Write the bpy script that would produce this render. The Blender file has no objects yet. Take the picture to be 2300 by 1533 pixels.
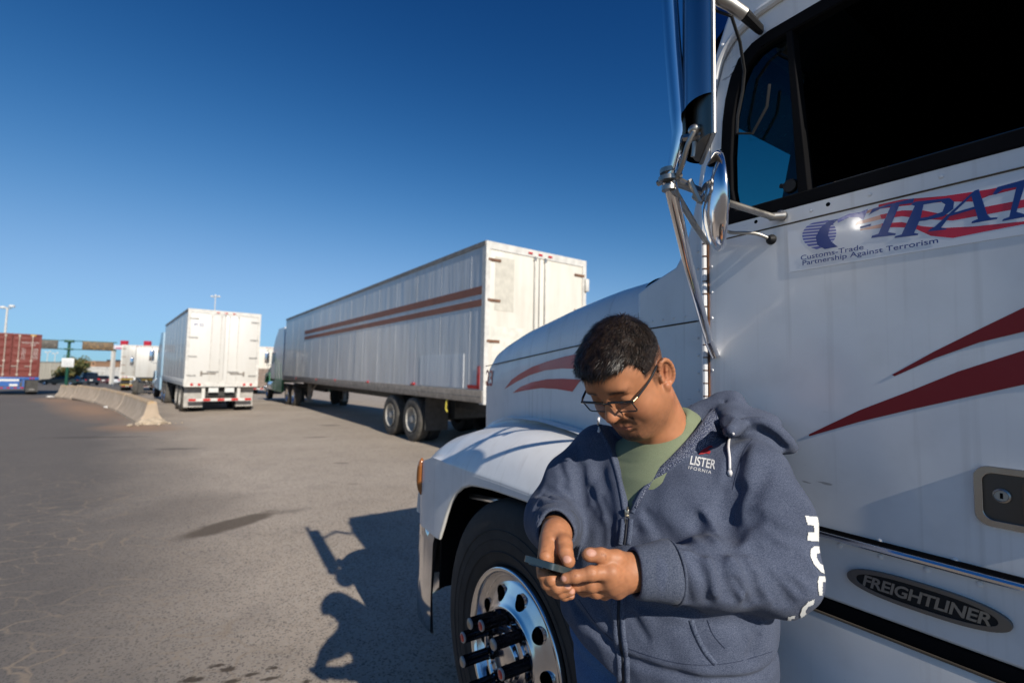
import bpy, math, random
import numpy as np
from mathutils import Vector, Matrix, geometry, noise as mnoise
from mathutils.bvhtree import BVHTree
PI = math.pi
R = math.radians
random.seed(7)
rng = np.random.default_rng(11)

# ------------------------------------------------------------------ camera
sc = bpy.context.scene
col = sc.collection
cam_d = bpy.data.cameras.new('camera')
cam = bpy.data.objects.new('camera', cam_d)
col.objects.link(cam)
CAM_H = 1.60
PITCH = math.atan(.066)
ROLL = .02
cam.location = (0, 0, CAM_H)
cam.rotation_mode = 'XYZ'
cam.rotation_euler = (Matrix.Rotation(PI/2 + PITCH, 4, 'X') @ Matrix.Rotation(ROLL, 4, 'Z')).to_euler()
cam_d.sensor_width = 36
cam_d.lens = 1080 / 2300 * 36
cam_d.clip_start = .02
cam_d.clip_end = 6000
cam_d.dof.use_dof = True
cam_d.dof.focus_distance = 1.12
cam_d.dof.aperture_fstop = 3.2
sc.camera = cam

# ------------------------------------------------------------------ sky and sun
SUN_AZ = R(31.0)      # light travels this far left of straight ahead
SUN_EL = R(31.0)
world = bpy.data.worlds.new('World')
sc.world = world
world.use_nodes = True
wn = world.node_tree
for n in list(wn.nodes): wn.nodes.remove(n)
sky = wn.nodes.new('ShaderNodeTexSky')
sky.sky_type = 'NISHITA'
sky.sun_disc = False
sky.sun_elevation = SUN_EL
# direction TO the sun is (sin az, -cos az): rotation measured from +Y clockwise seen from above
sky.sun_rotation = PI - SUN_AZ
sky.altitude = 1100
sky.air_density = 1.0
sky.dust_density = .25
sky.ozone_density = 4.0
def wmath(op, a, b):
    n = wn.nodes.new('ShaderNodeVectorMath'); n.operation = op
    for v, k in ((a, 0), (b, 1)):
        if isinstance(v, bpy.types.NodeSocket): wn.links.new(v, n.inputs[k])
        else: n.inputs[k].default_value = v
    return n.outputs[0]
# deep dry-air blue: steeper falloff from the horizon to the zenith, bounded brightness at the horizon
sep = wn.nodes.new('ShaderNodeSeparateColor'); wn.links.new(wmath('MULTIPLY', sky.outputs[0], (.062,)*3), sep.inputs[0])
com = wn.nodes.new('ShaderNodeCombineColor')
def smath(op, a, b):
    n = wn.nodes.new('ShaderNodeMath'); n.operation = op
    for v, k in ((a, 0), (b, 1)):
        if isinstance(v, bpy.types.NodeSocket): wn.links.new(v, n.inputs[k])
        else: n.inputs[k].default_value = v
    return n.outputs[0]
for i, (e, k, L) in enumerate(((3.0, 140, .34), (2.1, 16, .72), (1.75, 7, 1.35))):
    x = smath('MULTIPLY', smath('POWER', sep.outputs[i], e), k)
    wn.links.new(smath('DIVIDE', x, smath('ADD', smath('MULTIPLY', x, 1/L), 1.0)), com.inputs[i])
s4 = wmath('MULTIPLY', com.outputs[0], (10,)*3)
bgn = wn.nodes.new('ShaderNodeBackground'); bgn.inputs[1].default_value = .085
wo = wn.nodes.new('ShaderNodeOutputWorld')
wn.links.new(s4, bgn.inputs[0]); wn.links.new(bgn.outputs[0], wo.inputs[0])
sun_d = bpy.data.lights.new('sun', 'SUN')
sun_d.energy = 5.0
sun_d.angle = R(.5)
sun_d.color = (1, .93, .82)
sun = bpy.data.objects.new('sun', sun_d)
col.objects.link(sun)
ldir = Vector((-math.sin(SUN_AZ)*math.cos(SUN_EL), math.cos(SUN_AZ)*math.cos(SUN_EL), -math.sin(SUN_EL)))
sun.rotation_euler = ldir.to_track_quat('-Z', 'Y').to_euler()
sun.location = (20, -30, 30)
sc.view_settings.view_transform = 'Standard'
sc.view_settings.look = 'None'
sc.view_settings.exposure = 0.15
sc.view_settings.gamma = 1
sc.render.engine = 'CYCLES'
sc.cycles.max_bounces = 8
sc.cycles.use_denoising = True

_CR = (Matrix.Rotation(PI/2 + PITCH, 3, 'X') @ Matrix.Rotation(ROLL, 3, 'Z'))
def at(px, py, Y):
    """world point seen at photo pixel (px, py), Y metres ahead"""
    d = _CR @ Vector(((px-1150)/1080, -(py-766.5)/1080, -1))
    return Vector((0, 0, CAM_H)) + d * (Y/d.y)

# ------------------------------------------------------------------ helpers
def tag(o, label=None, cat=None, group=None, kind=None):
    if label: o['label'] = label
    if cat: o['category'] = cat
    if group: o['group'] = group
    if kind: o['kind'] = kind
    return o
def empty(name, loc=(0,0,0), rz=0, label=None, cat=None, group=None):
    o = bpy.data.objects.new(name, None)
    o.location = loc; o.rotation_euler = (0, 0, rz); o.empty_display_size = .2
    col.objects.link(o)
    return tag(o, label, cat, group)
def copy_tree(o, parent=None):
    c = o.copy(); col.objects.link(c); c.parent = parent
    for ch in [x for x in bpy.data.objects if x.parent == o and x is not c]: copy_tree(ch, c)
    return c

class MB:
    def __init__(s, off=(0,0,0)):
        s.v = []; s.f = []; s.off = Vector(off); s.cols = None
    def add(s, vs, fs):
        b = len(s.v); s.v += [tuple(v) for v in vs]; s.f += [tuple(i+b for i in f) for f in fs]; return s
    def box(s, x0, x1, y0, y1, z0, z1):
        v = [(x,y,z) for z in (z0,z1) for y in (y0,y1) for x in (x0,x1)]
        return s.add(v, [(0,2,3,1),(4,5,7,6),(0,1,5,4),(2,6,7,3),(0,4,6,2),(1,3,7,5)])
    def bbox(s, x0, x1, y0, y1, z0, z1, b=.01):
        """box with chamfered edges"""
        bm = bmesh.new(); bmesh.ops.create_cube(bm, size=1)
        for v in bm.verts: v.co = Vector(((x0+x1)/2+v.co.x*(x1-x0), (y0+y1)/2+v.co.y*(y1-y0), (z0+z1)/2+v.co.z*(z1-z0)))
        bmesh.ops.bevel(bm, geom=list(bm.edges), offset=b, segments=2, affect='EDGES', profile=.5)
        bm.verts.index_update()
        s.add([v.co.copy() for v in bm.verts], [[v.index for v in f.verts] for f in bm.faces]); bm.free(); return s
    def prism(s, poly, fn, d0, d1, holes=()):
        """2-D polygon (with holes) extruded: fn(a, b, d) -> 3-D point"""
        loops = [list(poly)] + [list(h) for h in holes]
        tris = geometry.tessellate_polygon([[Vector((a, b, 0)) for a, b in l] for l in loops])
        flat = [p for l in loops for p in l]; n = len(flat)
        vs = [fn(a, b, d0) for a, b in flat] + [fn(a, b, d1) for a, b in flat]
        fs = [tuple(t) for t in tris] + [tuple(i+n for i in reversed(t)) for t in tris]
        k = 0
        for l in loops:
            m = len(l)
            for i in range(m):
                j = (i+1) % m; fs.append((k+i, k+j, k+j+n, k+i+n))
            k += m
        return s.add(vs, fs)
    def tube(s, pts, r, n=12, caps=True, closed=False):
        pts = [Vector(p) for p in pts]; rs = r if hasattr(r, '__len__') else [r]*len(pts)
        m = len(pts); rings = []; nrm = None
        for i, p in enumerate(pts):
            a = pts[(i-1) % m] if (i > 0 or closed) else p; b = pts[(i+1) % m] if (i < m-1 or closed) else p
            t = (b-a).normalized()
            if nrm is None: nrm = t.orthogonal().normalized()
            nrm = (nrm - t*nrm.dot(t)).normalized(); bi = t.cross(nrm)
            rings.append([p + (nrm*math.cos(2*PI*k/n) + bi*math.sin(2*PI*k/n))*rs[i] for k in range(n)])
        vs = [q for rg in rings for q in rg]; fs = []
        for i in range(m if closed else m-1):
            j = (i+1) % m
            for k in range(n):
                l = (k+1) % n; fs.append((i*n+k, i*n+l, j*n+l, j*n+k))
        if caps and not closed:
            fs.append(tuple(range(n-1, -1, -1))); fs.append(tuple((m-1)*n+k for k in range(n)))
        return s.add(vs, fs)
    def lathe(s, prof, fn, n=48, closed=False):
        """prof: list of (radius, axial); fn(ca, sa, r, h) -> point"""
        vs = [fn(math.cos(2*PI*k/n), math.sin(2*PI*k/n), r, h) for r, h in prof for k in range(n)]; fs = []
        m = len(prof)
        for i in range(m if closed else m-1):
            j = (i+1) % m
            for k in range(n):
                l = (k+1) % n; fs.append((i*n+k, i*n+l, j*n+l, j*n+k))
        return s.add(vs, fs)
    def loft(s, secs, closed=True, caps=True):
        n = len(secs[0]); vs = [p for sec in secs for p in sec]; fs = []
        for i in range(len(secs)-1):
            for k in range(n if closed else n-1):
                l = (k+1) % n; fs.append((i*n+k, i*n+l, (i+1)*n+l, (i+1)*n+k))
        if caps and closed:
            fs.append(tuple(range(n-1, -1, -1))); fs.append(tuple((len(secs)-1)*n+k for k in range(n)))
        return s.add(vs, fs)
    def sphere(s, c, r, nu=16, nv=10, sq=(1,1,1), mat3=None):
        c = Vector(c); vs = []; fs = []
        for i in range(nv+1):
            for k in range(nu):
                a = PI*i/nv; b = 2*PI*k/nu
                p = Vector((math.sin(a)*math.cos(b)*sq[0]*r, math.sin(a)*math.sin(b)*sq[1]*r, math.cos(a)*sq[2]*r))
                vs.append(c + (mat3 @ p if mat3 else p))
        for i in range(nv):
            for k in range(nu):
                l = (k+1) % nu; fs.append((i*nu+k, (i+1)*nu+k, (i+1)*nu+l, i*nu+l))
        return s.add(vs, fs)
    def build(s, name, mat, parent=None, smooth=35, mw=None, bevel=0):
        me = bpy.data.meshes.new(name)
        o_ = s.off
        me.from_pydata([(v[0]-o_[0], v[1]-o_[1], v[2]-o_[2]) for v in s.v], [], s.f)
        me.validate(verbose=False)
        bm = bmesh.new(); bm.from_mesh(me)
        bmesh.ops.remove_doubles(bm, verts=bm.verts, dist=1e-6)
        bmesh.ops.recalc_face_normals(bm, faces=bm.faces); bm.to_mesh(me); bm.free()
        me.materials.append(mat)
        o = bpy.data.objects.new(name, me); col.objects.link(o)
        if parent: o.parent = parent
        if smooth is not None:
            me.polygons.foreach_set('use_smooth', [True]*len(me.polygons))
            if smooth < 180: me.set_sharp_from_angle(angle=R(smooth))
        if bevel:
            b = o.modifiers.new('bevel', 'BEVEL'); b.width = bevel; b.segments = 2; b.limit_method = 'ANGLE'; b.angle_limit = R(40)
        return o
import bmesh

def smoothpoly(pts, n=8, closed=False):
    """Catmull-Rom through 2-D or 3-D points"""
    P = [Vector(p) for p in pts]; out = []; m = len(P)
    for i in range(m if closed else m-1):
        p0 = P[(i-1) % m] if (closed or i > 0) else P[i]; p1 = P[i]; p2 = P[(i+1) % m]
        p3 = P[(i+2) % m] if (closed or i+2 < m) else p2
        for k in range(n):
            t = k/n
            out.append(.5*((2*p1) + (p2-p0)*t + (2*p0-5*p1+4*p2-p3)*t*t + (3*p1-p0-3*p2+p3)*t**3))
    if not closed: out.append(P[-1])
    return out
def roundrect(x0, x1, y0, y1, r, n=6):
    out = []
    for cx, cy, a0 in ((x1-r, y1-r, 0), (x0+r, y1-r, 90), (x0+r, y0+r, 180), (x1-r, y0+r, 270)):
        for k in range(n+1):
            a = R(a0 + 90*k/n); out.append((cx+r*math.cos(a), cy+r*math.sin(a)))
    return out
def ellipse(cx, cy, a, b, n=24, rot=0):
    return [(cx+a*math.cos(2*PI*k/n)*math.cos(rot)-b*math.sin(2*PI*k/n)*math.sin(rot), cy+a*math.cos(2*PI*k/n)*math.sin(rot)+b*math.sin(2*PI*k/n)*math.cos(rot)) for k in range(n)]

# ------------------------------------------------------------------ materials
def lin(c):
    return tuple(((x/255+.055)/1.055)**2.4 if x > 10 else x/255/12.92 for x in c)
class NT:
    def __init__(s, name):
        s.m = bpy.data.materials.new(name); s.m.use_nodes = True; s.t = s.m.node_tree
        s.b = s.t.nodes['Principled BSDF']; s.co = s.t.nodes.new('ShaderNodeTexCoord')
    def n(s, t, **k):
        x = s.t.nodes.new('ShaderNode'+t)
        for a, v in k.items(): setattr(x, a, v)
        return x
    def l(s, a, b): s.t.links.new(a, b)
    def val(s, x, sock):
        if hasattr(x, 'is_output') or isinstance(x, bpy.types.NodeSocket): s.l(x, sock)
        else: sock.default_value = x
    def vec(s, scale=(1,1,1), rot=(0,0,0), src='Object', loc=(0,0,0)):
        m = s.n('Mapping'); s.l(s.co.outputs[src], m.inputs[0]); m.inputs['Scale'].default_value = scale; m.inputs['Rotation'].default_value = rot; m.inputs['Location'].default_value = loc
        return m.outputs[0]
    def noise(s, scale, detail=4, vec=None, rough=.55, dist=0):
        x = s.n('TexNoise'); x.inputs['Scale'].default_value = scale; x.inputs['Detail'].default_value = detail; x.inputs['Roughness'].default_value = rough; x.inputs['Distortion'].default_value = dist
        s.l(vec if vec else s.co.outputs['Object'], x.inputs['Vector']); return x.outputs['Fac']
    def voro(s, scale, vec=None, feature='F1', out='Distance', rnd=1):
        x = s.n('TexVoronoi', feature=feature); x.inputs['Scale'].default_value = scale; x.inputs['Randomness'].default_value = rnd
        s.l(vec if vec else s.co.outputs['Object'], x.inputs['Vector']); return x.outputs[out]
    def ramp(s, f, stops):
        x = s.n('ValToRGB'); s.l(f, x.inputs[0]); e = x.color_ramp.elements
        while len(e) < len(stops): e.new(.5)
        for i, (p, c) in enumerate(stops):
            e[i].position = p; e[i].color = (c, c, c, 1) if not hasattr(c, '__len__') else (*c[:3], 1)
        return x.outputs[0]
    def mix(s, f, a, b, mode='MIX'):
        x = s.n('Mix', data_type='RGBA', blend_type=mode)
        for v, k in ((f, 0), (a, 6), (b, 7)):
            if isinstance(v, bpy.types.NodeSocket): s.l(v, x.inputs[k])
            else: x.inputs[k].default_value = v if k == 0 else (*v[:3], 1)
        return x.outputs[2]
    def math(s, op, a, b=0, clamp=False):
        x = s.n('Math', operation=op, use_clamp=clamp)
        for v, k in ((a, 0), (b, 1)):
            if isinstance(v, bpy.types.NodeSocket): s.l(v, x.inputs[k])
            else: x.inputs[k].default_value = v
        return x.outputs[0]
    def set(s, **k):
        names = dict(col='Base Color', rough='Roughness', metal='Metallic', coat='Coat Weight', spec='Specular IOR Level', trans='Transmission Weight', ior='IOR', alpha='Alpha', emit='Emission Color', es='Emission Strength', sss='Subsurface Weight', sheen='Sheen Weight', coatr='Coat Roughness')
        for a, v in k.items():
            sk = s.b.inputs[names[a]]
            if isinstance(v, bpy.types.NodeSocket): s.l(v, sk)
            else: sk.default_value = (*v[:3], 1) if hasattr(v, '__len__') else v
        return s
    def bump(s, h, strength=.3, dist=.01, prev=None):
        x = s.n('Bump'); x.inputs['Strength'].default_value = strength; x.inputs['Distance'].default_value = dist
        s.l(h, x.inputs['Height'])
        if prev: s.l(prev, x.inputs['Normal'])
        s.l(x.outputs[0], s.b.inputs['Normal']); return x.outputs[0]

def simple(name, c, rough=.5, metal=0, var=.12, sc_=8, bump=0, bsc=60, **k):
    t = NT(name); f = t.noise(sc_, 5)
    d = tuple(x*(1-var) for x in c); e = tuple(min(1, x*(1+var)) for x in c)
    t.set(col=t.mix(t.ramp(f, [(.3, 0), (.7, 1)]), d, e), rough=rough, metal=metal, **k)
    if bump: t.bump(t.noise(bsc, 4), bump, .003)
    return t.m
def paint(name, c, dirt=(.22,.19,.15), amt=.35, rough=.28, streak=False, dent=0.0, spots=True, coat=.4, scuff=False):
    t = NT(name)
    f = t.noise(2.2, 6, rough=.65)
    if streak: g = t.noise(3, 6, t.vec((6, 6, .35)), .6)
    else: g = t.noise(9, 5)
    fac = t.math('MULTIPLY', t.math('ADD', t.ramp(f, [(.42, 0), (.8, .6)]), t.ramp(g, [(.5, 0), (.8, .5)])), amt, True)
    c1 = t.mix(fac, c, dirt)
    if spots:
        sp = t.ramp(t.noise(55, 3, rough=.6), [(.76, 0), (.80, 1)]); sp = t.math('MULTIPLY', sp, .22)
        c1 = t.mix(sp, c1, tuple(x*.5 for x in dirt))
    if scuff:
        sv_ = t.noise(14, 3, t.vec((.35, 1, 3.0), (0, .5, 0)), .7); sm_ = t.noise(3.5, 2)
        scf = t.math('MULTIPLY', t.ramp(sv_, [(.70, 0), (.715, 1)]), t.ramp(sm_, [(.52, 0), (.60, .55)])); c1 = t.mix(scf, c1, (.14,.12,.11))
        dr = t.noise(9, 3, t.vec((3.5, 1, .12)), .6); c1 = t.mix(t.math('MULTIPLY', t.ramp(dr, [(.56, 0), (.70, 1)]), .16), c1, (.20,.16,.12))
    t.set(col=c1, rough=t.ramp(g, [(.2, rough), (.8, min(1, rough+.25))]), coat=coat, coatr=.12)
    if dent: t.bump(t.noise(2.4, 2, t.vec((1, 1, 1))), dent, .05)
    return t.m
def metalmat(name, c=(.75,.75,.77), rough=.15, scratch=.15, dirt=0.):
    t = NT(name); f = t.noise(30, 6, t.vec((1, 1, .08)))
    g = t.noise(7, 6)
    cc = t.mix(t.ramp(g, [(.45, 0), (.75, dirt)]), c, (.12,.10,.08))
    t.set(col=cc, metal=1, rough=t.ramp(f, [(.3, rough), (.75, rough+scratch)]))
    t.bump(f, .04, .002)
    return t.m
m_white = paint('white_truck_paint', (.74,.74,.74), amt=.26, dent=.10, scuff=True)
m_whiteb = paint('white_aged_paint', (.64,.63,.60), amt=.5, streak=True, rough=.4, coat=.1)
m_chrome = metalmat('chrome', (.82,.82,.84), .07, .10)
m_alu = metalmat('polished_aluminium', (.72,.72,.74), .10, .14, .25)
m_steel = metalmat('dull_steel', (.42,.40,.37), .35, .2, .5)
m_black = simple('black_rubber', (.010,.010,.011), .6, var=.3, bump=.2, spec=.3)
m_tyre = simple('tyre_rubber', (.018,.018,.019), .75, var=.35, sc_=14, bump=.3, bsc=90)
m_tyredust = simple('dusty_tyre_rubber', (.075,.068,.058), .85, var=.35, sc_=9, bump=.3, bsc=90)
m_dark = simple('dark_cab_interior', (.004,.004,.005), .8, var=.3, spec=.1)
m_frame = simple('dark_chassis_steel', (.03,.028,.026), .6, var=.4, bump=.2)
m_red = simple('red_vinyl', (.33,.012,.018), .35, var=.06, coat=.3)
m_redlamp = simple('red_lamp_lens', (.45,.01,.01), .15, var=.1, coat=.6)
m_amber = simple('amber_lamp_lens', (.26,.09,.02), .2, var=.1, coat=.6)
m_plastic_w = simple('white_plastic', (.6,.6,.58), .4)
m_navy = simple('navy_vinyl', (.008,.035,.20), .35, var=.05, coat=.3)
m_glassdark = simple('dark_window_glass', (.01,.012,.015), .06, var=.1, coat=.8)
def glassmat(name, tint, rough=.02, a=.75):
    t = NT(name)
    tr = t.n('BsdfTransparent'); tr.inputs[0].default_value = (*tint, 1)
    gl = t.n('BsdfGlossy'); gl.inputs['Roughness'].default_value = rough; gl.inputs[0].default_value = (.9,.95,1,1)
    fr = t.n('LayerWeight'); fr.inputs[0].default_value = .5
    f2 = t.math('ADD', t.math('ADD', t.math('MULTIPLY', t.math('POWER', fr.outputs['Facing'], 5), .9), .03), t.math('MULTIPLY', t.noise(6, 4), .03))
    mx = t.n('MixShader'); t.l(f2, mx.inputs[0]); t.l(tr.outputs[0], mx.inputs[1]); t.l(gl.outputs[0], mx.inputs[2])
    t.l(mx.outputs[0], t.t.nodes['Material Output'].inputs[0]); return t.m
m_teal = glassmat('teal_tinted_glass', (.50,.95,.95))
m_clear = glassmat('clear_lens_glass', (.86,.88,.90))

def text_mesh(body, size=1, shear=0, bold=0, spacing=1.0, ext=0):
    cu = bpy.data.curves.new('lettering', 'FONT'); cu.body = body; cu.size = size; cu.shear = shear; cu.offset = bold; cu.space_character = spacing; cu.extrude = ext
    cu.resolution_u = 4
    o = bpy.data.objects.new('lettering', cu); col.objects.link(o)
    dg = bpy.context.evaluated_depsgraph_get(); me = bpy.data.meshes.new_from_object(o.evaluated_get(dg))
    vs = [v.co.copy() for v in me.vertices]; fs = [tuple(p.vertices) for p in me.polygons]
    bpy.data.objects.remove(o); bpy.data.meshes.remove(me)
    x0 = min(v.x for v in vs); x1 = max(v.x for v in vs); y0 = min(v.y for v in vs); y1 = max(v.y for v in vs)
    return vs, fs, (x0, x1, y0, y1)
def text_fit(mb, body, fn, w, h, d=0, thick=0, **k):
    """text filling width w and height h in a local (a, b) frame; fn(a, b, d)"""
    vs, fs, (x0, x1, y0, y1) = text_mesh(body, **k)
    P = [((v.x-x0)/(x1-x0)*w, (v.y-y0)/(y1-y0)*h) for v in vs]
    n = len(P)
    if thick:
        from collections import Counter
        mb_v = [fn(a, b, d) for a, b in P] + [fn(a, b, d+thick) for a, b in P]
        cnt = Counter(); ed = []
        for f in fs:
            for i in range(len(f)):
                e = (f[i], f[(i+1) % len(f)]); cnt[frozenset(e)] += 1; ed.append(e)
        ff = [tuple(f) for f in fs] + [tuple(i+n for i in reversed(f)) for f in fs]
        ff += [(a, b, b+n, a+n) for a, b in ed if cnt[frozenset((a, b))] == 1]
        mb.add(mb_v, ff)
    else: mb.add([fn(a, b, d) for a, b in P], fs)
# ------------------------------------------------------------------ ground
def gz(y):
    return 0.0 if y < 20 else (-.0265*(y-20) if y < 130 else -2.915)
def asphalt():
    t = NT('worn_asphalt')
    P = t.vec()
    big = t.noise(.35, 5, P, .6); mid = t.noise(2.6, 6, P, .6)
    fine = t.voro(105, P, out='Color'); fs = t.n('SeparateColor'); t.l(fine, fs.inputs[0]); agg = fs.outputs[0]
    fd = t.voro(120, P); grit = t.noise(150, 3, P, .7)
    base = t.mix(t.ramp(big, [(.35, 0), (.68, 1)]), (.37,.305,.24), (.47,.395,.32))
    base = t.mix(t.math('MULTIPLY', t.ramp(mid, [(.5, 0), (.75, 1)]), .35), base, (.22,.19,.165))
    base = t.mix(t.ramp(agg, [(.05, .7), (.30, 0)]), base, (.06,.055,.05))
    base = t.mix(t.ramp(agg, [(.80, 0), (.97, .75)]), base, (.42,.38,.33))
    # worn wheel path with filled cracks, left foreground; corner vignette also darkens this colour
    sx = t.n('SeparateXYZ'); t.l(P, sx.inputs[0]); X, Y = sx.outputs[0], sx.outputs[1]
    wob = t.math('MULTIPLY', t.math('SUBTRACT', t.noise(.6, 4, P), .5), 2.2)
    edge = t.math('ADD', t.math('ADD', X, t.math('MULTIPLY', Y, .78)), wob)          # small = left of the lane
    left = t.n('MapRange'); t.l(edge, left.inputs[0]); left.inputs[1].default_value = 1.5; left.inputs[2].default_value = -.7; left = left.outputs[0]
    base = t.mix(t.math('MULTIPLY', left, .80), base, (.085,.080,.078))
    pv = t.n('VectorMath', operation='ADD'); t.l(P, pv.inputs[0])
    nz = t.n('TexNoise'); nz.inputs['Scale'].default_value = 2.2; nz.inputs['Detail'].default_value = 5; t.l(P, nz.inputs['Vector'])
    sc2 = t.n('VectorMath', operation='SCALE'); t.l(nz.outputs['Color'], sc2.inputs[0]); sc2.inputs['Scale'].default_value = .45; t.l(sc2.outputs[0], pv.inputs[1])
    mp = t.n('Mapping'); t.l(pv.outputs[0], mp.inputs[0]); mp.inputs['Rotation'].default_value = (0,0,.5); mp.inputs['Scale'].default_value = (1.5,2.6,1)
    cr = t.n('TexVoronoi', feature='DISTANCE_TO_EDGE'); cr.inputs['Scale'].default_value = 2.1; t.l(mp.outputs[0], cr.inputs['Vector'])
    crk = t.ramp(cr.outputs[0], [(.0, .9), (.018, .6), (.045, 0)])
    crk = t.math('MULTIPLY', crk, t.ramp(t.noise(1.1, 4, P), [(.40, 0), (.55, 1)]))
    crk = t.math('MULTIPLY', crk, t.ramp(left, [(.15, 0), (.5, 1)]))
    near = t.n('MapRange'); t.l(Y, near.inputs[0]); near.inputs[1].default_value = 9; near.inputs[2].default_value = 4.5
    crk = t.math('MULTIPLY', crk, near.outputs[0])
    base = t.mix(crk, base, (.27,.215,.16))
    # thin dark seams further off
    def blob(cx, cy, a, b, rot, soft=.35, nzs=9, amp=.6):
        m = t.n('Mapping', vector_type='TEXTURE'); t.l(P, m.inputs[0]); m.inputs['Location'].default_value = (cx, cy, 0); m.inputs['Rotation'].default_value = (0,0,rot); m.inputs['Scale'].default_value = (a, b, 1)
        f = t.n('VectorMath', operation='MULTIPLY'); t.l(m.outputs[0], f.inputs[0]); f.inputs[1].default_value = (1,1,0)
        ln = t.n('VectorMath', operation='LENGTH'); t.l(f.outputs[0], ln.inputs[0])
        d = t.math('ADD', ln.outputs['Value'], t.math('MULTIPLY', t.math('SUBTRACT', t.noise(nzs, 4, P), .5), amp))
        return t.ramp(d, [(max(.01, 1-soft)/2, 1), (.5, 0)]) if False else t.n('MapRange'), d
    def stain(c, cx, cy, a, b, rot, col_, amt, soft=.3, nzs=6, amp=.5):
        mr, d = blob(cx, cy, a, b, rot, soft, nzs, amp)
        t.l(d, mr.inputs[0]); mr.inputs[1].default_value = 1.0; mr.inputs[2].default_value = 1-soft
        return t.mix(t.math('MULTIPLY', mr.outputs[0], amt), c, col_)
    base = stain(base, -2.84, 5.05, .20, .62, -.44, (.095,.072,.052), .85, .35, 6, .6)
    base = stain(base, -2.45, 5.55, .10, .30, -.9, (.11,.09,.07), .4, .8, 4, .6)
    base = stain(base, -3.6, 5.6, .8, .9, 0, (.115,.095,.08), .35, .6, 3, .5)
    for cx, cy, a, b in ((-1.60,2.58,.075,.03),(-1.55,2.70,.05,.022),(-1.48,2.67,.045,.03),(-1.33,2.63,.05,.02),(-1.25,2.69,.035,.02),(-1.40,2.57,.05,.025),(-1.22,2.60,.06,.018),(-1.02,2.58,.03,.02)):
        base = stain(base, cx, cy, a, b, .3, (.040,.027,.018), .85, .5, 34, 1.9)
    for cx, cy, a, b, r_ in ((-4.6,11.5,.35,.12,.3),(-2.9,8.4,.16,.06,.2),(-6.5,9.5,.5,.14,.2),(-9.2,10.8,1.2,.18,.25),(-5.2,14,.4,.2,0),(-2.2,6.9,.14,.03,.2)):
        base = stain(base, cx, cy, a, b, r_, (.06,.05,.045), .6, .5, 6, .8)
    # blown dirt along the concrete barrier
    for cx, cy, a, b, r_ in ((-15.3,17.5,7.0,1.15,-.74),(-20.8,22.2,5.0,1.0,-.74),(-9.6,12.6,1.6,1.0,-.4)):
        base = stain(base, cx, cy, a, b, r_, (.33,.21,.135), .85, .8, 1.5, .5)
    t.set(col=base, rough=.86, spec=.3)
    h = t.math('ADD', t.math('MULTIPLY', agg, .6), grit)
    t.bump(h, .5, .006)
    return t.m
m_asph = asphalt()
ys = [-60, -20, 0, 5, 10, 15, 20, 30, 50, 80, 110, 130, 200, 500, 3000]
xs = [-3000, -400, -100, -60, -30, -15, -8, -3, 0, 3, 10, 40, 400, 3000]
g = MB(); g.add([(x, y, gz(y)) for y in ys for x in xs], [(j*len(xs)+i, j*len(xs)+i+1, (j+1)*len(xs)+i+1, (j+1)*len(xs)+i) for j in range(len(ys)-1) for i in range(len(xs)-1)])
tag(g.build('road', m_asph, smooth=None), 'grey brown worn asphalt road with cracks and stains', 'road', kind='structure')

# ------------------------------------------------------------------ the near white tractor
TH = R(33.4026)
AX = Vector((-math.sin(TH), math.cos(TH), 0)); NX = Vector((-math.cos(TH), -math.sin(TH), 0))
TOFF = (.8, -2.25, 0)
truck = empty('semi_truck', AX*TOFF[0] + NX*TOFF[1], PI/2+TH, 'white tractor truck with red swoosh stripes that the man stands against', 'truck')
def onp(px, py, p):
    d = _CR @ Vector(((px-1150)/1080, -(py-766.5)/1080, -1)); k = -p/d.dot(NX); P = d*k
    return P.dot(AX), CAM_H + P.z
def TB(): return MB(TOFF)
DP = 1.24
PLN = lambda p: (lambda a, b, d: (a, -p + d, b))    # (u, z, outward)
# cab side and shell
win = [(.775,2.045),(.788,2.13),(.789,2.22),(.782,2.33),(.772,2.39),(.757,2.445),(.735,2.485),(.700,2.507),(.66,2.515),(.08,2.515),(.05,2.50),(.04,2.47),(.04,2.045)]
wout = [(.79,2.03),(.802,2.13),(.803,2.22),(.796,2.335),(.786,2.40),(.770,2.455),(.745,2.498),(.705,2.522),(.66,2.53),(.07,2.53),(.035,2.51),(.025,2.47),(.025,2.03)]
c = TB()
side = [(-.75,1.095),(1.12,1.095),(1.12,1.88),(1.08,1.90),(.967,1.942),(.935,1.99),(.916,2.045),(.896,2.12),(.882,2.196),(.867,2.277),(.850,2.37),(.837,2.453),(.823,2.557),(.793,2.628),(.764,2.688),(.70,2.76),(.55,2.80),(-.75,2.84)]
c.prism(side, PLN(DP+.006), 0, -.05, [wout])
side2 = [(a, b) for a, b in side]
c.prism(side2, PLN(4.5-DP-.05), 0, -.05, [wout])
c.prism([(-.75,2.79),(.55,2.76),(.70,2.72),(.72,2.74),(.56,2.80),(-.75,2.84)], PLN(DP+.02), 0, -(2*(2.25-DP)-.04))   # roof
c.build('cab', m_white, truck, bevel=.012)
c = TB()
c.prism([(-.74,1.10),(-.70,1.10),(-.70,2.79),(-.74,2.79)], PLN(DP+.06), 0, -1.9)                    # rear wall
c.prism([(-.7,1.10),(1.1,1.10),(1.1,1.15),(-.7,1.15)], PLN(DP+.06), 0, -1.9)                      # floor
c.prism([(.80,1.15),(1.10,1.15),(1.10,1.86),(.92,1.90),(.78,1.84)], PLN(DP+.06), 0, -1.9)            # dash
c.prism([(-.7,2.74),(.66,2.70),(.66,2.74),(-.7,2.78)], PLN(DP+.06), 0, -1.9)
c.box(-.35, .25, -1.95, -1.40, 1.15, 1.62); c.box(-.42, -.25, -1.93, -1.42, 1.6, 2.35)
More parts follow.
